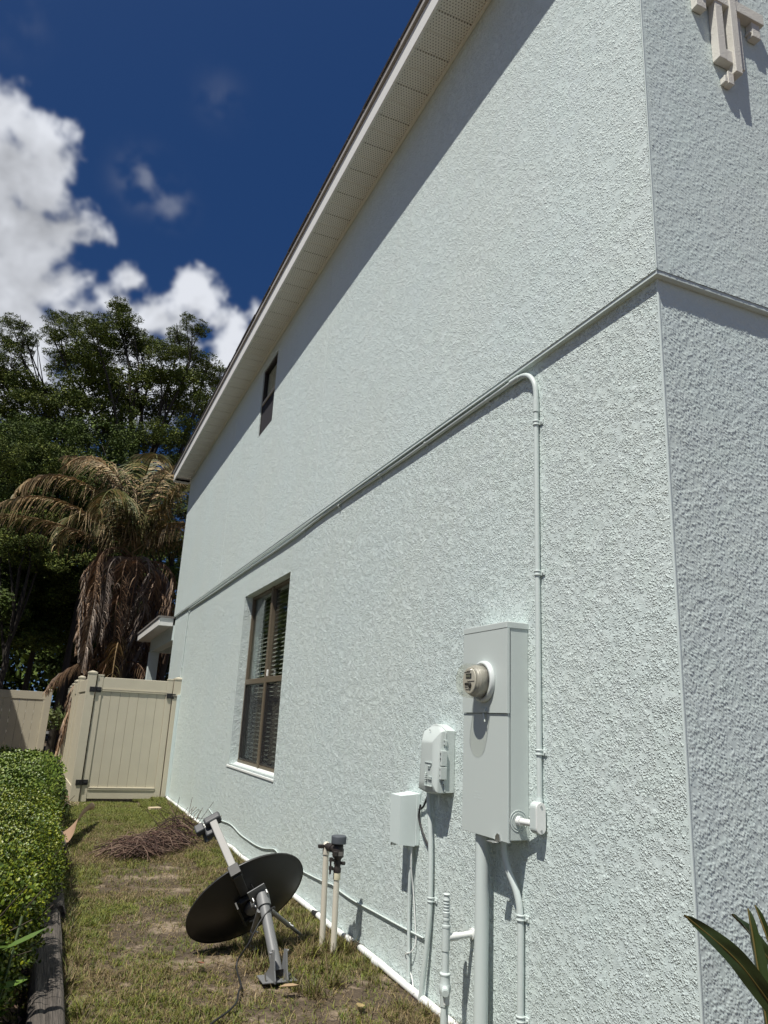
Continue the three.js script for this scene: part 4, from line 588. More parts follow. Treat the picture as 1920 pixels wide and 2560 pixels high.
  const ln = mesh('receiver_head', [orient(new RoundedBoxGeometry(0.100, 0.054, 0.05, 3, 0.014), hd.clone().addScaledVector(ay2, 0.0), ax, ay2, ad), orient(new RoundedBoxGeometry(0.072, 0.045, 0.07, 3, 0.012), hd.clone().addScaledVector(W, -0.03).addScaledVector(D, 0.045).addScaledVector(N, -0.03), ax, ay2, ad), orient(new RoundedBoxGeometry(0.055, 0.045, 0.06, 3, 0.01), hd.clone().addScaledVector(W, -0.085).addScaledVector(D, 0.02).addScaledVector(N, 0.0), ax, ay2, ad)], M.lnb, t);
  mesh('feed_horn', [[-0.065, 0.055], [-0.005, 0.075]].map(([u, v]) => { const c = hd.clone().addScaledVector(W, u).addScaledVector(D, v); return cyl(c.toArray(), c.clone().addScaledVector(D, 0.035).addScaledVector(N, -0.045).toArray(), 0.020, 0.024, 16); }), M.lnb, ln);
  mesh('head_clip', [[-0.028, 0.02], [0.03, 0.02]].map(([u, n]) => orient(new RoundedBoxGeometry(0.028, 0.012, 0.03, 2, 0.003), hd.clone().addScaledVector(W, u).addScaledVector(ay2, 0.034), ax, ay2, ad)), M.black, ln);
  // loose black coaxial cable
  const cp = [at(0.05, -0.14, -0.05).toArray(), at(0.07, -0.03, -0.12).toArray(), at(0.10, 0.06, -0.13).toArray(), T.clone().add(new THREE.Vector3(0.05, -0.04, 0.05)).toArray(), [-0.66, 0.23, -2.36], [-0.72, 0.13, -2.34], [-0.765, 0.05, -2.36], [-0.778, 0.016, -2.30], [-0.80, 0.012, -2.12], [-0.835, 0.012, -2.02], [-0.872, 0.012, -1.90], [-0.93, 0.014, -1.80], [-1.02, 0.010, -1.70], [-1.10, -0.01, -1.62]];
  single('coaxial_cable', tube(cp, 0.0046, 150, 8), M.blackRubber, 'loose black coaxial cable trailing from the satellite dish onto the grass', 'cable', [-0.8, 0, -2.1]);
}
// ================================================================== HEDGE, TIMBERS, LITTER
function leaf(pos, colr, o, dir, up, len, wid, c) {                // a folded, pointed leaf of eight triangles
  const D = dir.clone().normalize(), S = D.clone().cross(up).normalize(), U = S.clone().cross(D); const P = [];
  for (const [t, w, h] of [[0, 0.0, 0], [0.3, 0.8, 0.06], [0.65, 0.85, 0.08], [1, 0, -0.02]]) { const m = o.clone().addScaledVector(D, len * t).addScaledVector(U, -len * h * 0.6); P.push([m.clone().addScaledVector(S, -wid * w).addScaledVector(U, wid * 0.35 * w), m, m.clone().addScaledVector(S, wid * w).addScaledVector(U, wid * 0.35 * w)]); }
  for (let i = 0; i < 3; i++) for (let j = 0; j < 2; j++) { const a = P[i][j], b = P[i][j + 1], e = P[i + 1][j], f = P[i + 1][j + 1]; const T = i === 0 ? [a, f, e] : i === 2 ? [a, b, e] : null; if (T) { for (const q of T) { pos.push(q.x, q.y, q.z); colr.push(...c); } } else for (const q of [a, b, e, b, f, e]) { pos.push(q.x, q.y, q.z); colr.push(...c); } }
}
const rv = (R) => { const z = R() * 2 - 1, p = R() * 6.2832, q = Math.sqrt(1 - z * z); return new THREE.Vector3(q * Math.cos(p), z, q * Math.sin(p)); };
// sprig clump: sprigs standing on a rough disc, leaves whorled round each
function sprigClump(seed, n, rad, leafLen, leafWid, pal) {
  const R = rng(seed), pos = [], colr = [];
  for (let k = 0; k < n; k++) { const r = rad * Math.sqrt(R()), a = R() * 6.2832, base = new THREE.Vector3(r * Math.cos(a), -0.03 + (R() - 0.5) * 0.05, r * Math.sin(a)), dir = new THREE.Vector3((R() - 0.5) * 1.3, 1, (R() - 0.5) * 1.3).normalize(), L = 2.6 * leafLen, nl = 7;
    for (let i = 0; i < nl; i++) { const t = i / (nl - 1), o = base.clone().addScaledVector(dir, L * t), ph = i * 2.4 + R(), out = new THREE.Vector3(Math.cos(ph), 0.35 + 0.75 * t, Math.sin(ph)), v = 0.65 + 0.6 * R(), p = pal[(R() * pal.length) | 0], ll = leafLen * (0.7 + 0.5 * R()) * (1 - 0.3 * t); leaf(pos, colr, o, out.add(dir.clone().multiplyScalar(0.3)), new THREE.Vector3(0, 1, 0.01), ll, leafWid * (0.8 + 0.4 * R()), p.map((q) => q * v)); } }
  return geoFrom(pos, colr);
}
function hedge(label, x0, x1, z0, z1, h, seed, leafLen, leafWid, pal, rough, step) {
  const R = rng(seed), t = thing('hedge_bush', label, 'hedge', [(x0 + x1) / 2, 0, (z0 + z1) / 2], 'hedge bushes along the side yard');
  const cx = (x0 + x1) / 2, cz = (z0 + z1) / 2, hx = (x1 - x0) / 2, hz = (z1 - z0) / 2, d = new THREE.Object3D(), up = new THREE.Vector3(0, 1, 0), sets = [[], [], []];
  const put = (x, y, z, n, s) => { d.position.set(x - cx, y, z - cz); d.quaternion.setFromUnitVectors(up, n.clone().add(rv(R).multiplyScalar(0.25)).normalize()); d.rotateY(R() * 6.28); d.scale.setScalar(s * (0.8 + 0.4 * R())); d.updateMatrix(); sets[(R() * 3) | 0].push(d.matrix.clone()); };
  // a rounded block: top and sides covered by clumps, lumps from noise
  for (let z = z0; z <= z1; z += step) for (let a = 0; a <= 1; a += step / (2 * h + (x1 - x0))) {
    const per = 2 * h + (x1 - x0), s = a * per; let x, y, n; if (s < h) { x = x0; y = s; n = new THREE.Vector3(-1, 0.25, 0); } else if (s < h + x1 - x0) { x = x0 + s - h; y = h; n = new THREE.Vector3(0, 1, 0); } else { x = x1; y = per - s; n = new THREE.Vector3(1, 0.25, 0); }
    if (y < 0.10) continue; const ex = (x - cx) / hx, ez = (z - cz) / hz; if (y > h * 0.7 && Math.abs(ex) > 0.55) n.add(new THREE.Vector3(Math.sign(ex) * 0.7, 0.5, 0)); n.normalize();
    const k = 1 - 0.30 * Math.abs(ez) ** 3.5, yk = 1 - 0.42 * Math.abs(ez) ** 4, lump = 0.14 * fbm(x * 3.1 + seed, (y + z) * 3.1, 3) - 0.06 * Math.abs(ex) ** 4 * (y > h * 0.8 ? 1 : 0);
    put(cx + (x - cx) * k + n.x * lump + (R() - 0.5) * step * 0.5, y * yk + n.y * lump + (R() - 0.5) * 0.04 + (R() < 0.06 ? 0.05 : 0), z + (R() - 0.5) * step * 0.6, n, 1);
  }
  for (const ze of [z0, z1]) for (let x = x0; x < x1; x += step) for (let y = 0.12; y < h * 0.75; y += step) put(cx + (x - cx) * 0.8, y, ze + (R() - 0.5) * 0.06, new THREE.Vector3(0, 0.3, ze === z1 ? 1 : -1), 1);
  const m = leafMat(rough); sets.forEach((q, i) => { if (q.length) instanced('foliage', sprigClump(seed * 10 + i, 26, step * 0.95, leafLen, leafWid, pal), m, q, t); });
  const st = []; for (let k = 0; k < 16; k++) { const x = cx + (R() - 0.5) * hx * 1.3, z = cz + (R() - 0.5) * hz * 1.7; st.push(tube([[x, -0.03, z], [x + (R() - 0.5) * 0.12, h * 0.4, z + (R() - 0.5) * 0.12], [x + (R() - 0.5) * 0.3, h * 0.85, z + (R() - 0.5) * 0.3]], 0.008, 6, 5)); }
  mesh('stems', st, std([0.05, 0.04, 0.03], 0.9), t);
const tw = []; for (let k = 0; k < 150; k++) { const x = cx + (R() - 0.5) * hx * 1.5, z = cz + (R() - 0.5) * hz * 1.7, y = 0.05 + R() * h * 0.6, a = R() * 6.28, l = 0.12 + 0.16 * R(); tw.push(cyl([x, y, z], [x + Math.cos(a) * l, y + l * (0.3 + R()), z + Math.sin(a) * l], 0.005, 0.002, 4, true)); }
  mesh('twigs', tw, std([0.075, 0.058, 0.042], 0.9), t).userData.kind = 'stuff';
  return t;
}
const palNear = [[0.145, 0.190, 0.012], [0.100, 0.148, 0.012], [0.200, 0.225, 0.016], [0.055, 0.095, 0.010]];
const palFar = [[0.130, 0.190, 0.026], [0.090, 0.148, 0.022], [0.175, 0.222, 0.036]];
hedge('clipped boxwood hedge bush beside the cracked timber, next to the leafy plant', -2.62, -1.80, -2.85, -1.75, 0.50, 21, 0.026, 0.0085, palNear, 0.46, 0.11);
hedge('hedge bush beyond the leafy plant, shading the near end of the cracked timber', -2.95, -2.03, -1.55, -0.4, 0.86, 26, 0.026, 0.0085, palNear, 0.46, 0.14);
hedge('clipped boxwood hedge bush facing the brush pile', -2.62, -1.68, -6.3, -3.05, 0.50, 22, 0.023, 0.0078, palNear, 0.46, 0.115);
hedge('broad leaved bush between the curled palm sheath and the gate', -2.55, -1.66, -10.9, -7.0, 0.46, 24, 0.045, 0.015, palFar, 0.46, 0.15);
hedge('low bush in the shade by the fence across the side yard', -2.75, -1.78, -15.6, -11.6, 0.24, 25, 0.055, 0.019, palFar, 0.48, 0.19);
{ // ---- weathered landscape timbers
  const woodC = tex(512, (u, v, c) => { const g = fbm(u * 40 + 0.6 * perlin(v * 5, u * 8), v * 3, 4), k = perlin(u * 120, v * 8), s = 1 + 0.55 * g + 0.35 * k; c[0] = lin(0.125 * s); c[1] = lin(0.108 * s); c[2] = lin(0.093 * s); }, true, 1);
  const woodB = tex(512, (u, v, c) => { const w = 0.06 * perlin(v * 4, u * 6); const g = 0.5 + 0.6 * fbm((u + w) * 34, v * 2.2, 5); c[0] = c[1] = c[2] = 255 * g; }, false, 1);
  for (const t of [woodC, woodB]) t.repeat.set(4, 0.8);
  const m = new THREE.MeshStandardMaterial({ map: woodC, roughness: 0.95, bumpMap: woodB, bumpScale: 0.02 });
  const A = [[-1.672, -1.2], [-1.672, -3.3]], list = [['grey cracked landscape timber lying beside the leafy plant', -1.672, -1.35, 2.05, 0], ['weathered landscape timber in the shade of the hedge', -1.655, -3.48, 2.3, 0.012], ['weathered landscape timber end to end with the shaded one, by the brush pile', -1.615, -5.84, 2.4, 0.02]];
  list.forEach(([label, x, z, len, rot], q) => { const g = new THREE.BoxGeometry(0.145, 0.125, len, 12, 10, 80); const p = g.attributes.position; for (let i = 0; i < p.count; i++) { const X = p.getX(i), Y = p.getY(i), Z = p.getZ(i), a = Math.atan2(Y, X), r = Math.hypot(X, Y), rr = Math.min(r, 0.078 + 0.004 * perlin(a * 3, Z * 2 + q * 9)), crack = 0.007 * sst(0.18, 0.5, perlin(a * 7 + q * 5 + 0.5 * perlin(Z * 3, a), Z * 1.4)); const k = r > 0 ? (rr - crack) / r : 1; p.setX(i, X * k); p.setY(i, Y * k + 0.006 * perlin(Z * 1.5, q)); p.setZ(i, Z + 0.02 * perlin(X * 30, Y * 30 + q) * (Math.abs(Z) > len / 2 - 0.05 ? 1 : 0)); } g.computeVertexNormals();
    const uv = g.attributes.uv; for (let i = 0; i < p.count; i++) { uv.setXY(i, Math.atan2(p.getY(i), p.getX(i)) / 6.28, p.getZ(i)); }
    g.rotateY(rot).translate(x, 0.038, z - len / 2); const o = single('landscape_timber', g, m, label, 'timber', [x, -0.02, z - len / 2], 'landscape timbers edging the hedge bed'); });
}
{ // ---- mulch in the bed and wood chips by the fence
  const chip = (seed, n, rad, cols, s0) => { const R = rng(seed), pos = [], colr = []; for (let k = 0; k < n; k++) { const a = R() * 6.28, r = rad * Math.sqrt(R()), c = new THREE.Vector3(r * Math.cos(a), 0.004 + 0.012 * R(), r * Math.sin(a)), D = new THREE.Vector3(R() - 0.5, (R() - 0.5) * 0.5, R() - 0.5).normalize(), v = 0.6 + 0.7 * R(), cc = cols[(R() * cols.length) | 0].map((q) => q * v); leaf(pos, colr, c, D, new THREE.Vector3(0, 1, 0.01), s0 * (0.6 + R()), s0 * 0.22, cc); } return geoFrom(pos, colr); };
  const R = rng(88), d = new THREE.Object3D(); const lay = (name, label, geo, x0, x1, z0, z1, st) => { const mats = []; for (let x = x0; x < x1; x += st) for (let z = z0; z < z1; z += st) { d.position.set(x + (R() - 0.5) * st, gy(x, z) + 0.002, z + (R() - 0.5) * st); d.rotation.set(0, R() * 6.28, 0); d.scale.setScalar(1); d.updateMatrix(); mats.push(d.matrix.clone()); } const im = instanced(numbered(name), geo, bladeMat, mats, scene); im.userData = { kind: 'stuff', label, category: 'mulch' }; };
  lay('bark_mulch', 'dark brown bark mulch under the hedge', chip(5, 260, 0.18, [[0.10, 0.06, 0.04], [0.06, 0.04, 0.028], [0.14, 0.085, 0.055]], 0.03), -2.6, -1.74, -8.6, 0.2, 0.25);
  lay('wood_chips', 'pale wood chips and dry leaves along the fence behind the gate post', chip(6, 240, 0.2, [[0.36, 0.27, 0.18], [0.24, 0.17, 0.11], [0.45, 0.36, 0.26]], 0.045), -1.75, -1.40, -18, -9.8, 0.25);
}
{ // ---- leafy plant by the timber
  const t = thing('leafy_plant', 'bright green broad leaved plant beside the cracked timber', 'plant', [-1.93, 0, -1.95]), R = rng(64), m = leafMat(0.4);
  for (let k = 0; k < 34; k++) { const pos = [], colr = [], a = R() * 6.28, o = new THREE.Vector3(-1.97 + (R() - 0.5) * 0.2, 0.03 + 0.38 * R(), -1.80 + (R() - 0.5) * 0.3), v = 0.7 + 0.5 * R(); leaf(pos, colr, o, new THREE.Vector3(Math.cos(a), 0.05 + 0.45 * R(), Math.sin(a)), new THREE.Vector3(0, 1, 0.01), 0.13 + 0.07 * R(), 0.028 + 0.010 * R(), [0.085 * v, 0.150 * v, 0.022 * v]); const g = geoFrom(pos, colr); mesh('leaf', g, m, t); }
  mesh('stem', [0, 1, 2, 3].map((k) => tube([[-1.97 + 0.06 * (k - 1.5), -0.02, -1.80], [-1.97 + 0.08 * (k - 1.5), 0.2, -1.80 + 0.05 * (k % 2)], [-1.97 + 0.1 * (k - 1.5), 0.42, -1.80 - 0.05 * (k % 2)]], 0.006, 8, 5)), std([0.06, 0.09, 0.03], 0.7), t);
}
{ // ---- heap of cut twigs
  const R = rng(31), c0 = V(py(320, 2140, 0)), c1 = V(py(455, 2110, 0)), g = [[], [], []];
  for (let k = 0; k < 560; k++) {
    const s = R(), along = s * s * 0.35 + s * 0.65, c = c0.clone().lerp(c1, along), sp = 0.24 * (1 - 0.45 * along), a = (R() - 0.5) * 2.3 + 0.35 + (R() < 0.25 ? 2 : 0), L = 0.20 + 0.42 * R() * R(), y0 = 0.01 + 0.20 * R() * R() * (0.6 + 0.8 * sst(0.45, 0.9, s)), e = (R() - 0.3) * 0.45;
    const o = new THREE.Vector3(c.x + (R() - 0.5) * sp * 1.5, y0, c.z + (R() - 0.5) * sp * 2), dx = Math.cos(a) * L, dz = Math.sin(a) * L * 0.8, dy = L * e * 0.7;
    const q = [o.clone().add(new THREE.Vector3(-dx / 2, Math.max(-y0 + 0.004, -dy / 2 - 0.06 * R()), -dz / 2)), o.clone().add(new THREE.Vector3((R() - 0.5) * 0.05, 0.03 + 0.05 * R(), (R() - 0.5) * 0.05)), o.clone().add(new THREE.Vector3(dx / 2, Math.max(-y0 + 0.004, dy / 2), dz / 2))];
    g[(R() * 3) | 0].push(tube(q.map((p) => p.toArray()), 0.0022 + 0.0032 * R() * R(), 6, 4));
  }
  for (let k = 0; k < 46; k++) { const c = c1.clone().add(new THREE.Vector3((R() - 0.6) * 0.3, 0.06, (R() - 0.5) * 0.3)), a = R() * 6.28, l = 0.2 + 0.28 * R(); g[k % 3].push(tube([c.toArray(), [c.x + 0.09 * Math.cos(a), 0.15 + 0.1 * R(), c.z + 0.09 * Math.sin(a)], [c.x + l * 0.7 * Math.cos(a), 0.16 + l * 0.75 * R(), c.z + l * 0.7 * Math.sin(a)]], 0.0024, 7, 4)); }
  const t = thing('brush_pile', 'heap of dry brown twigs dumped on the grass', 'brush pile', [(c0.x + c1.x) / 2, 0, (c0.z + c1.z) / 2]);
  [[0.100, 0.055, 0.042], [0.055, 0.033, 0.027], [0.20, 0.135, 0.10]].forEach((c, i) => { const m = mesh('twigs', g[i], std(c, 0.9), t); m.userData.kind = 'stuff'; });
}
{ // ---- curled dry palm sheath
  const P = [], n = 26, w = 7, a = V(py(150, 2115, 0.02)), b = V(py(232, 2050, 0.02)); const pos = [], idx = [];
  for (let i = 0; i <= n; i++) { const t = i / n, c = a.clone().lerp(b, t), tw = -0.4 + 2.6 * t + 0.5 * Math.sin(t * 5), y = 0.045 + 0.13 * Math.sin(t * 2.6) * t + 0.05 * t; for (let j = 0; j <= w; j++) { const s = (j / w - 0.5) * 2, hw = 0.085 * (0.55 + 0.45 * Math.sin(3.1 * Math.min(1, t * 0.9 + 0.12))), cu = 0.35 * s * s * hw; pos.push(c.x + s * hw * Math.cos(tw) - cu * Math.sin(tw), y + s * hw * 0.75 * Math.sin(tw) + cu * Math.cos(tw) + 0.01, c.z + s * hw * 0.5 * Math.cos(tw)); } }
  for (let i = 0; i < n; i++) for (let j = 0; j < w; j++) { const A = i * (w + 1) + j, B = A + 1, C = A + w + 1, D = C + 1; idx.push(A, C, B, B, C, D); }
  const g = new THREE.BufferGeometry(); g.setAttribute('position', new THREE.Float32BufferAttribute(pos, 3)); g.setIndex(idx); g.computeVertexNormals();
  single('palm_sheath', g, new THREE.MeshStandardMaterial({ color: col(0.30, 0.195, 0.125), roughness: 0.75, side: THREE.DoubleSide }), 'curled brown palm sheath lying between the hedge and the gate', 'palm sheath', [a.x, 0, a.z]);
}
single('wood_block', rbox(-0.075, 0.075, 0, 0.045, -0.05, 0.05, 0.004).rotateY(0.25).translate(-0.36, -0.012, -9.05), std([0.52, 0.42, 0.29], 0.8), 'small pale wood block on the grass near the gate', 'wood block', [-0.36, 0, -9.05]);
{ const L1 = (label, u, v, len, c, a) => { const p = py(u, v, 0), pos = [], colr = []; leaf(pos, colr, new THREE.Vector3(p[0], 0.025, p[2]), new THREE.Vector3(Math.cos(a), 0.12, Math.sin(a)), new THREE.Vector3(0.2, 1, 0), len, len * 0.32, c); single('fallen_leaf', geoFrom(pos, colr), leafMat(0.7), label, 'leaf', [p[0], 0, p[2]], 'dry leaves fallen on the grass'); };
  L1('crumpled tan leaf beside the foot of the dish mast', 695, 2482, 0.10, [0.34, 0.24, 0.14], 0.4); L1('reddish brown leaf on the grass in front of the dish', 488, 2418, 0.075, [0.20, 0.085, 0.05], 1.2); L1('yellowed leaf near the bottom of the wall pipe', 905, 2525, 0.07, [0.36, 0.27, 0.12], 2.2); }
{ // ---- strap leaved plant at the front corner
  const base = [-0.02, 0, 0.46], t = thing('bird_of_paradise', 'dark green strap leaved plant in front of the house corner', 'plant', base), m = new THREE.MeshStandardMaterial({ color: col(0.024, 0.040, 0.007), roughness: 0.45, side: THREE.DoubleSide }), rib = std([0.10, 0.075, 0.014], 0.6);
  const blade = (A, B, C, wid, roll) => { // leaf along a curve, folded at the midrib
    const cv = new THREE.CatmullRomCurve3([A, B, C].map(V)), pos = [], idx = [], n = 26, k = 6; for (let i = 0; i <= n; i++) { const s = i / n, p = cv.getPoint(s), d = cv.getTangent(s), side = d.clone().cross(new THREE.Vector3(Math.sin(roll), Math.cos(roll), 0.25)).normalize(), upv = side.clone().cross(d), hw = wid * Math.pow(Math.sin(Math.PI * Math.min(1, 0.06 + 0.94 * s)), 0.62); for (let j = 0; j <= k; j++) { const q = (j / k - 0.5) * 2, r = p.clone().addScaledVector(side, q * hw).addScaledVector(upv, Math.abs(q) * hw * 0.38 + 0.0012 * Math.sin(s * 19 + q * 3)); pos.push(r.x, r.y, r.z); } }
    for (let i = 0; i < n; i++) for (let j = 0; j < k; j++) { const a = i * (k + 1) + j, b = a + 1, c = a + k + 1, d = c + 1; idx.push(a, c, b, b, c, d); } const g = new THREE.BufferGeometry(); g.setAttribute('position', new THREE.Float32BufferAttribute(pos, 3)); g.setIndex(idx); g.computeVertexNormals(); const l = mesh('leaf', g, m, t);
    mesh('midrib', [tube([A, B, C].map((q) => [q[0], q[1] - 0.001, q[2]]), 0.0025, 20, 6), tube([base, [base[0] * 0.6 + A[0] * 0.4, A[1] * 0.5, base[2] * 0.6 + A[2] * 0.4], A], 0.008, 14, 8)], rib, l); };
  blade(pz(1990, 2600, 0.46), pz(1850, 2410, 0.44), pz(1711, 2287, 0.42), 0.023, -0.9);
  blade(pz(1930, 2640, 0.40), pz(1895, 2420, 0.36), pz(1870, 2270, 0.33), 0.024, 1.9);
  blade(pz(1985, 2560, 0.34), pz(1930, 2380, 0.30), pz(1888, 2262, 0.26), 0.022, 1.2);
  blade(pz(1950, 2440, 0.22), pz(1880, 2340, 0.20), pz(1830, 2285, 0.20), 0.020, -0.6);
  blade([0.10, 0.42, 0.40], [0.24, 0.74, 0.42], [0.42, 0.88, 0.44], 0.05, 0.3);
}
// ================================================================== NEIGHBOUR'S HOUSE (its eave throws the slanting shadow on the fence)
{
  const t = thing('neighbour_house', 'two storey stucco house next door standing across the side yard', 'house', [-7.5, 0, -13.4]), m = new THREE.MeshStandardMaterial({ color: col(0.46, 0.43, 0.37), roughness: 0.8, bumpMap: stuccoTex, bumpScale: 0.004 });
  mesh('wall', box(-12, -5.05, -0.2, 5.5, -19.5, -8.0), m, t, true);
  mesh('eave', [box(-12.4, -4.62, 5.45, 5.56, -19.9, -7.6)], M.fascia, t);
  const r = new THREE.ConeGeometry(1, 1, 4, 1).rotateY(Math.PI / 4).scale(5.6, 2.4, 8.8).translate(-8.5, 6.76, -13.75); mesh('roof', r, M.shingle, t, true);
  mesh('window', [box(-5.06, -5.02, 1.0, 2.3, -14.2, -13.2)], M.bronzeDark, t);
}
// ================================================================== PALM WITH DYING FRONDS
{
  const pb = [-0.50, -0.1, -17.0], cr = V([-0.50, 4.75, -17.0]), t = thing('queen_palm', 'palm with drooping bleached fronds and a skirt of dead brown leaves', 'palm tree', pb), R = rng(404);
  const tr = []; for (let i = 0; i <= 8; i++) tr.push([0.24 + 0.05 * Math.sin(i * 1.7) - 0.008 * i, i * 0.6]);
  mesh('trunk', lathe(tr, pb, [0.0, 1, 0], 14), std([0.10, 0.075, 0.055], 0.95), t);
  const frond = (o, az, el, len, droop, hang, pal, lf, nL, skirt = false, curl = 0) => {
    // rachis as a drooping arc, leaflets on both sides hanging towards the ground
    const P = []; let p = o.clone(), e = el; const n = 18; for (let i = 0; i <= n; i++) { P.push(p.clone()); const s = i / n; e = el - droop * (skirt ? Math.min(1, s * 2.6) : s * s * 1.15); p = p.clone().add(new THREE.Vector3(Math.cos(az) * Math.cos(e), Math.sin(e), Math.sin(az) * Math.cos(e)).multiplyScalar(len / n)); az += curl / n; }
    const cv = new THREE.CatmullRomCurve3(P), pos = [], colr = [];
    for (let i = 0; i < nL; i++) { const s = 0.12 + 0.88 * (i / nL), q = cv.getPoint(s), d = cv.getTangent(s), side = d.clone().cross(new THREE.Vector3(0, 1, 0)).normalize(), c0 = pal[(R() * pal.length) | 0], v = 0.6 + 0.65 * R(), c = c0.map((x) => x * v);
      for (const sg of [-1, 1]) { const L = lf * (0.75 + 0.5 * R()) * Math.pow(Math.sin(Math.PI * Math.min(1, 0.12 + 0.86 * s)), 0.5); let a = q.clone(), dir = side.clone().multiplyScalar(sg).addScaledVector(d, 0.55).add(new THREE.Vector3((R() - 0.5) * 0.9, 0.35 - hang * 0.7 + (R() - 0.5) * 0.3, (R() - 0.5) * 0.9)).normalize(); const wd = 0.011 + 0.008 * R(); let prev = null; const ws = d.clone().cross(dir).normalize(); const seg = 4;
        for (let k = 0; k <= seg; k++) { const hw = wd * (1 - 0.85 * (k / seg) ** 2), A = a.clone().addScaledVector(ws, hw), B = a.clone().addScaledVector(ws, -hw); if (prev) { for (const x of [prev[0], prev[1], A, prev[1], B, A]) { pos.push(x.x, x.y, x.z); colr.push(...c); } } prev = [A, B]; a = a.clone().addScaledVector(dir, L / seg); dir = dir.clone().add(new THREE.Vector3((R() - 0.5) * 0.3, -hang * (0.6 + 0.5 * R()), (R() - 0.5) * 0.3)).normalize(); } } }
    const f = mesh('frond', geoFrom(pos, colr), bladeMat, t); mesh('rachis', [new THREE.TubeGeometry(cv, 24, 0.018, 5, false)], std(pal[0].map((x) => x * 0.8), 0.8), f);
  };
  const tan = [[0.36, 0.245, 0.12], [0.45, 0.34, 0.19], [0.24, 0.155, 0.072], [0.18, 0.155, 0.055]], olive = [[0.12, 0.125, 0.030], [0.19, 0.155, 0.045], [0.08, 0.095, 0.022], [0.36, 0.25, 0.11]], dead = [[0.21, 0.125, 0.072], [0.30, 0.195, 0.115], [0.13, 0.078, 0.046]], grey = [[0.25, 0.20, 0.165], [0.34, 0.28, 0.23], [0.16, 0.12, 0.095]];
  // arching fronds: [azimuth (0 = +x, pi = -x), elevation, length, droop, palette]
  for (const [az, el, len, dr, pal, lf, hg] of [[3.15, 1.05, 3.9, 2.2, tan, 0.60, 0.8], [3.0, 0.72, 4.0, 1.6, tan, 0.66, 0.9], [3.25, 0.34, 4.1, 0.65, tan, 0.75, 0.95], [2.5, 1.30, 3.5, 2.2, tan, 0.6, 0.6], [1.5, 1.36, 3.6, 2.0, olive, 0.65, 0.55], [1.2, 1.42, 3.3, 1.9, tan, 0.6, 0.6], [0.6, 1.15, 3.8, 1.7, olive, 0.65, 0.5], [0.1, 1.28, 4.0, 1.6, olive, 0.6, 0.5], [5.6, 1.0, 3.6, 2.3, tan, 0.62, 0.75], [0.3, 0.75, 3.4, 2.2, tan, 0.62, 0.8], [4.4, 1.1, 3.4, 2.3, olive, 0.6, 0.7], [3.9, 0.85, 3.4, 2.4, olive, 0.6, 0.8], [6.0, 0.45, 3.2, 2.0, olive, 0.6, 0.85], [2.0, 1.0, 3.2, 2.5, olive, 0.6, 0.75], [4.9, 1.25, 3.3, 2.2, olive, 0.6, 0.6], [0.2, 1.32, 3.9, 0.9, tan, 0.55, 0.6], [2.9, 1.38, 3.4, 1.6, tan, 0.55, 0.7]]) frond(cr.clone().add(new THREE.Vector3((R() - 0.5) * 0.25, R() * 0.3, (R() - 0.5) * 0.25)), az, el, len, dr, hg, pal, lf * 1.3, 110);
  // dead skirt
  for (let k = 0; k < 34; k++) { const az = k * 2.399 + R() * 0.5, y = -0.1 - 1.3 * Math.pow(R(), 1.3), pal = k % 3 === 0 ? grey : dead; frond(cr.clone().add(new THREE.Vector3(0.14 * Math.cos(az), y + 0.25, 0.14 * Math.sin(az))), az, 0.62 - 0.6 * R(), 2.5 + 0.9 * R(), 2.05 + 0.15 * R(), 0.75, pal, 0.40, 80, true); }
  for (let k = 0; k < 20; k++) { const az = k * 2.399 + 1 + R() * 0.5, y = -1.7 - 1.5 * R(); frond(cr.clone().add(new THREE.Vector3(0.16 * Math.cos(az), y + 0.2, 0.16 * Math.sin(az))), az, 0.3 - 0.5 * R(), 2.0 + 0.5 * R(), 1.55 + 0.2 * R(), 0.75, k % 4 ? dead : tan, 0.42, 64, true); }
  // two long dead fronds that have slipped out over the fence
  for (const [az, y, len] of [[3.5, -2.3, 1.7], [4.1, -2.6, 1.6]]) frond(cr.clone().add(new THREE.Vector3(-0.2, y, 0.1)), az, -0.25, len, 0.95, 0.75, dead, 0.42, 70);
}
// ================================================================== TREES
function leafCluster(seed, n, rad, size, pal) { const R = rng(seed), pos = [], colr = []; for (let k = 0; k < n; k++) { const p = rv(R).multiplyScalar(rad * Math.cbrt(0.15 + 0.85 * R())); p.y *= 0.62; const v = 0.55 + 0.8 * R(), c = pal[(R() * pal.length) | 0].map((x) => x * v); for (let i = 0; i < 5; i++) { const o = p.clone().add(rv(R).multiplyScalar(size * 0.7)), d = rv(R).add(new THREE.Vector3(0, 0.25, 0)).normalize(), s = d.clone().cross(rv(R)).normalize(), L = size * (0.7 + 0.6 * R()), w = L * 0.30; const A = o, B = o.clone().addScaledVector(d, L * 0.5).addScaledVector(s, w), C = o.clone().addScaledVector(d, L), E = o.clone().addScaledVector(d, L * 0.5).addScaledVector(s, -w); for (const q of [A, B, C, A, C, E]) { pos.push(q.x, q.y, q.z); colr.push(...c); } } } return geoFrom(pos, colr); }
const barkMat = new THREE.MeshStandardMaterial({ color: col(0.040, 0.034, 0.028), roughness: 0.95 });
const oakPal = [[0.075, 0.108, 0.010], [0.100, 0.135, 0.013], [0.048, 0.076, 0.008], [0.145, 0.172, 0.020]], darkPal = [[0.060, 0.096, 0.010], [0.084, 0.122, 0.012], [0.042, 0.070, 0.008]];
const crowns = {}; const crownGeo = (key, ...a) => crowns[key] || (crowns[key] = [0, 1, 2].map((i) => leafCluster(a[0] + i, ...a.slice(1))));
const treeLeaf = leafMat(0.8);
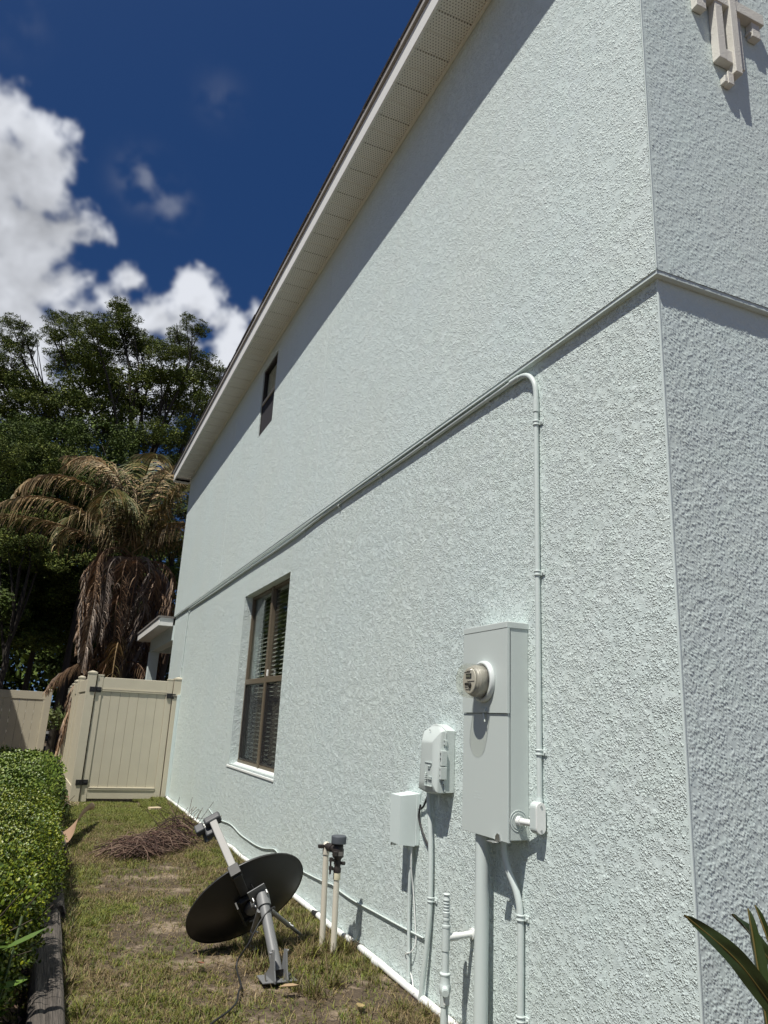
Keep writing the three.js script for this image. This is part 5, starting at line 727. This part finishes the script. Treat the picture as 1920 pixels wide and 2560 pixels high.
function tree(name, label, base, trunkTop, tr, clumps, seed, geos, group, limbEvery = 2, dens = 1) {
  const R = rng(seed), t = thing(name, label, 'tree', base, group), T = V(trunkTop), B = V(base), d = new THREE.Object3D(), sets = [[], [], []];
  mesh('trunk', (() => { const n = 8, gs = []; let p = B.clone(); for (let i = 1; i <= n; i++) { const q = B.clone().lerp(T, i / n).add(new THREE.Vector3((R() - 0.5) * tr, 0, (R() - 0.5) * tr).multiplyScalar(i < n ? 0.9 : 0)); gs.push(cyl(p.toArray(), q.toArray(), tr * (1.15 - 0.75 * (i - 1) / n), tr * (1.15 - 0.75 * i / n), 9, true)); p = q; } return gs; })(), barkMat, t);
  const limbs = []; clumps.forEach(([x, y, z, r], i) => {
    if (i % limbEvery === 0) { const c = V([x, y, z]), s = T.clone().lerp(B, 0.04 + 0.38 * R()), lr = 0.025 + 0.05 * Math.min(1, s.distanceTo(c) / 9) * tr / 0.35, m1 = s.clone().lerp(c, 0.4).add(new THREE.Vector3((R() - 0.5) * 0.9, 0.35 * R() + 0.2, (R() - 0.5) * 0.9)), m2 = s.clone().lerp(c, 0.75).add(new THREE.Vector3((R() - 0.5) * 0.7, 0.1, (R() - 0.5) * 0.7)); const cv = new THREE.CatmullRomCurve3([s, m1, m2, c]); for (let k = 0; k < 6; k++) limbs.push(cyl(cv.getPoint(k / 6).toArray(), cv.getPoint((k + 1) / 6).toArray(), lr * (1.35 - k * 0.19), lr * (1.35 - (k + 1) * 0.19), 6, true)); for (let q = 0; q < 3; q++) { const e = c.clone().add(rv(R).multiplyScalar(r * 0.9)); limbs.push(cyl(cv.getPoint(0.7 + 0.1 * q).toArray(), e.toArray(), lr * 0.35, lr * 0.12, 4, true)); } }
    for (let k = 0; k < 6 * dens; k++) { const o = rv(R).multiplyScalar(r * 0.95 * Math.cbrt(R())); d.position.set(x + o.x - base[0], y + o.y * 0.6 - base[1], z + o.z - base[2]); d.rotation.set((R() - 0.5) * 0.5, R() * 6.28, (R() - 0.5) * 0.5); d.scale.set(r * (0.36 + 0.22 * R()), r * (0.26 + 0.16 * R()), r * (0.36 + 0.22 * R())); d.updateMatrix(); sets[(R() * 3) | 0].push(d.matrix.clone()); }
  });
  mesh('limbs', limbs, barkMat, t);
  sets.forEach((m, i) => { if (m.length) instanced('crown', geos[i], treeLeaf, m, t); });
  return t;
}
{
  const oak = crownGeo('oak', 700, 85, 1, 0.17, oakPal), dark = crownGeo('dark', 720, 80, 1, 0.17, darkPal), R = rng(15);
  const at = (list, z, sp) => list.map(([u, v, r]) => { const p = pz(u, v, z + (R() - 0.5) * sp); return [p[0], p[1], p[2], r]; });
  const main = [[289, 776, .7], [305, 808, .7], [330, 818, .6], [203, 808, .6], [145, 794, .5], [160, 825, .6], [235, 823, .7], [270, 830, .8], [344, 855, .8], [368, 862, .6], [127, 837, .5], [190, 880, .9], [155, 905, .8], [224, 900, 1], [275, 902, .8], [240, 860, .8], [310, 870, .8], [416, 888, .7], [481, 812, .5], [506, 825, .4], [455, 838, .6], [440, 872, .7], [475, 880, .6], [480, 920, .8], [524, 905, .6], [555, 940, .7], [400, 925, 1], [360, 950, 1], [250, 950, 1.1], [305, 975, 1.2], [420, 975, 1.1], [470, 965, .9], [515, 970, .9], [200, 990, 1.1], [270, 1020, 1.2], [345, 1020, 1.1], [415, 1030, 1.1], [480, 1020, 1], [530, 1010, .8], [180, 1030, 1], [235, 1065, 1.1], [430, 1065, .9], [380, 1090, .9], [215, 1095, 1], [345, 1085, .6], [455, 1110, .7], [400, 1125, .8], [300, 1115, .9], [450, 1165, .7], [160, 1060, .9]];
  tree('live_oak', 'tall live oak with a broad open crown against the clouds behind the palm', [0.6, -0.1, -27], [0.2, 10.6, -27], 0.34, at(main, -27, 3.5), 61, oak, 'trees behind the houses', 2, 1.8);
  const left = [[33, 819, .6], [62, 841, .55], [10, 845, .5], [45, 872, .6], [72, 868, .35], [12, 890, .7], [30, 930, .8], [0, 950, .8], [60, 965, .9], [95, 962, .7], [110, 985, .6], [25, 985, 1], [75, 1010, .9], [115, 1015, .6], [0, 1030, 1], [45, 1045, 1], [95, 1060, .9], [-40, 900, .9], [-60, 980, 1.1], [-40, 1060, 1.1], [130, 1080, .8], [20, 1090, 1]];
  tree('live_oak', 'leaning oak with thin bare branches beyond the fence, left side of the broad oak', [2.0, -0.1, -28.5], [-2.6, 11.0, -28.5], 0.26, at(left, -27.5, 3), 62, oak, 'trees behind the houses', 1, 1.5);
  const fill = (n, u0, u1, v0, v1, r0, r1) => { const o = []; for (let k = 0; k < n; k++) o.push([u0 + (u1 - u0) * R(), v0 + (v1 - v0) * R(), r0 + (r1 - r0) * R()]); return o; };
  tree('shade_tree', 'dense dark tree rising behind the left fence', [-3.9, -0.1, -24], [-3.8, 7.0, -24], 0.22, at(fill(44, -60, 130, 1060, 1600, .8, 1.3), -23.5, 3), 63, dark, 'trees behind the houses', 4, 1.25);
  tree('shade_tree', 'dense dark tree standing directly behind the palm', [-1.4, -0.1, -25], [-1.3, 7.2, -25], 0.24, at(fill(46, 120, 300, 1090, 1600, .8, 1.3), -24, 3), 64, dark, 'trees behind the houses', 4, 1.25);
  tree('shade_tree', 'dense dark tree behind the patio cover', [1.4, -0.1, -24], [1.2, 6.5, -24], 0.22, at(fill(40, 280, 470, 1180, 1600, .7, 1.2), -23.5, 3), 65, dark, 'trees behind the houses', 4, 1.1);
  tree('shade_tree', 'bushy green tree behind the left fence in front of the dark ones', [-3.2, -0.1, -21.5], [-3.1, 3.8, -21.5], 0.12, at(fill(26, 0, 190, 1080, 1420, .6, 1.0), -22, 2), 66, oak, 'trees behind the houses', 4, 1.1);
  // wood beyond, closing the view under the crowns
  const wood = new THREE.Group(); wood.name = numbered('woodland'); wood.userData = { kind: 'stuff', label: 'dark woodland closing the view behind the yards', category: 'woodland' }; scene.add(wood);
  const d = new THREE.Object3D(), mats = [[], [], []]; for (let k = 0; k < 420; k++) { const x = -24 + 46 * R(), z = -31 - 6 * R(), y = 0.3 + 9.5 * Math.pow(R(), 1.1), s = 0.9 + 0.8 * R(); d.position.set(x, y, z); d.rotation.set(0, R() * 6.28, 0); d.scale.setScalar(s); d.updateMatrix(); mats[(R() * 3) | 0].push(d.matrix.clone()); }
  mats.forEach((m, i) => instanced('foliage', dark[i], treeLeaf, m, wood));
  // slim trunks standing in the shade
  for (const [u, z, r] of [[150, -22, 0.10], [60, -24, 0.09]]) { const p = pz(u, 1700, z); single('tree_trunk', cyl([p[0], -0.1, z], [p[0] + 0.25, 6.5, z - 0.2], r, r * 0.7, 9), barkMat, r > 0.095 ? 'slim bare trunk beside the palm, standing in the shade behind the fence' : 'slim bare trunk in the shade behind the shadowed half of the far fence', 'tree trunk', [p[0], -0.1, z], 'slim trunks behind the fence'); }
  // hanging moss in the broad oak
  { const g = [], Q = rng(8); for (let k = 0; k < 26; k++) { const p = pz(300 + 34 * Q(), 1085 + 10 * Q(), -26.4); const l = 0.25 + 0.7 * Q(); g.push(tube([p, [p[0] + 0.03, p[1] - l * 0.5, p[2]], [p[0] - 0.02, p[1] - l, p[2]]], 0.022 * (0.5 + Q()), 5, 4)); } single('hanging_moss', g, std([0.10, 0.105, 0.085], 1), 'grey moss hanging from a limb of the broad oak', 'moss', pz(315, 1090, -26.4)); }
  // shrub and white rail fence seen through the gap between the fences
  { const pal = [[0.07, 0.10, 0.022], [0.11, 0.135, 0.04]], q = leafCluster(990, 60, 0.42, 0.12, pal), p = pz(143, 1795, -20.6); const t = thing('gap_shrub', 'small green shrub showing in the gap between the fences', 'shrub', [p[0], 0, p[2]]); mesh('foliage', q.clone().translate(p[0], p[1], p[2]), treeLeaf, t); mesh('stem', [cyl([p[0], -0.08, p[2]], [p[0] + 0.05, p[1], p[2]], 0.03, 0.015, 6)], barkMat, t); }
  { const t = thing('rail_fence', 'low white rail fence seen through the gap between the fences', 'fence', [-1.2, -0.08, -30]); for (const y of [0.25, 0.62, 1.0]) mesh('rail', box(-6, 3, y, y + 0.1, -30.03, -29.98), M.white, t); for (let k = 0; k < 8; k++) mesh('picket', box(-2.6 + k * 0.3, -2.54 + k * 0.3, -0.08, 1.15, -29.98, -29.95), M.white, t); }
}

renderer.render(scene, camera);
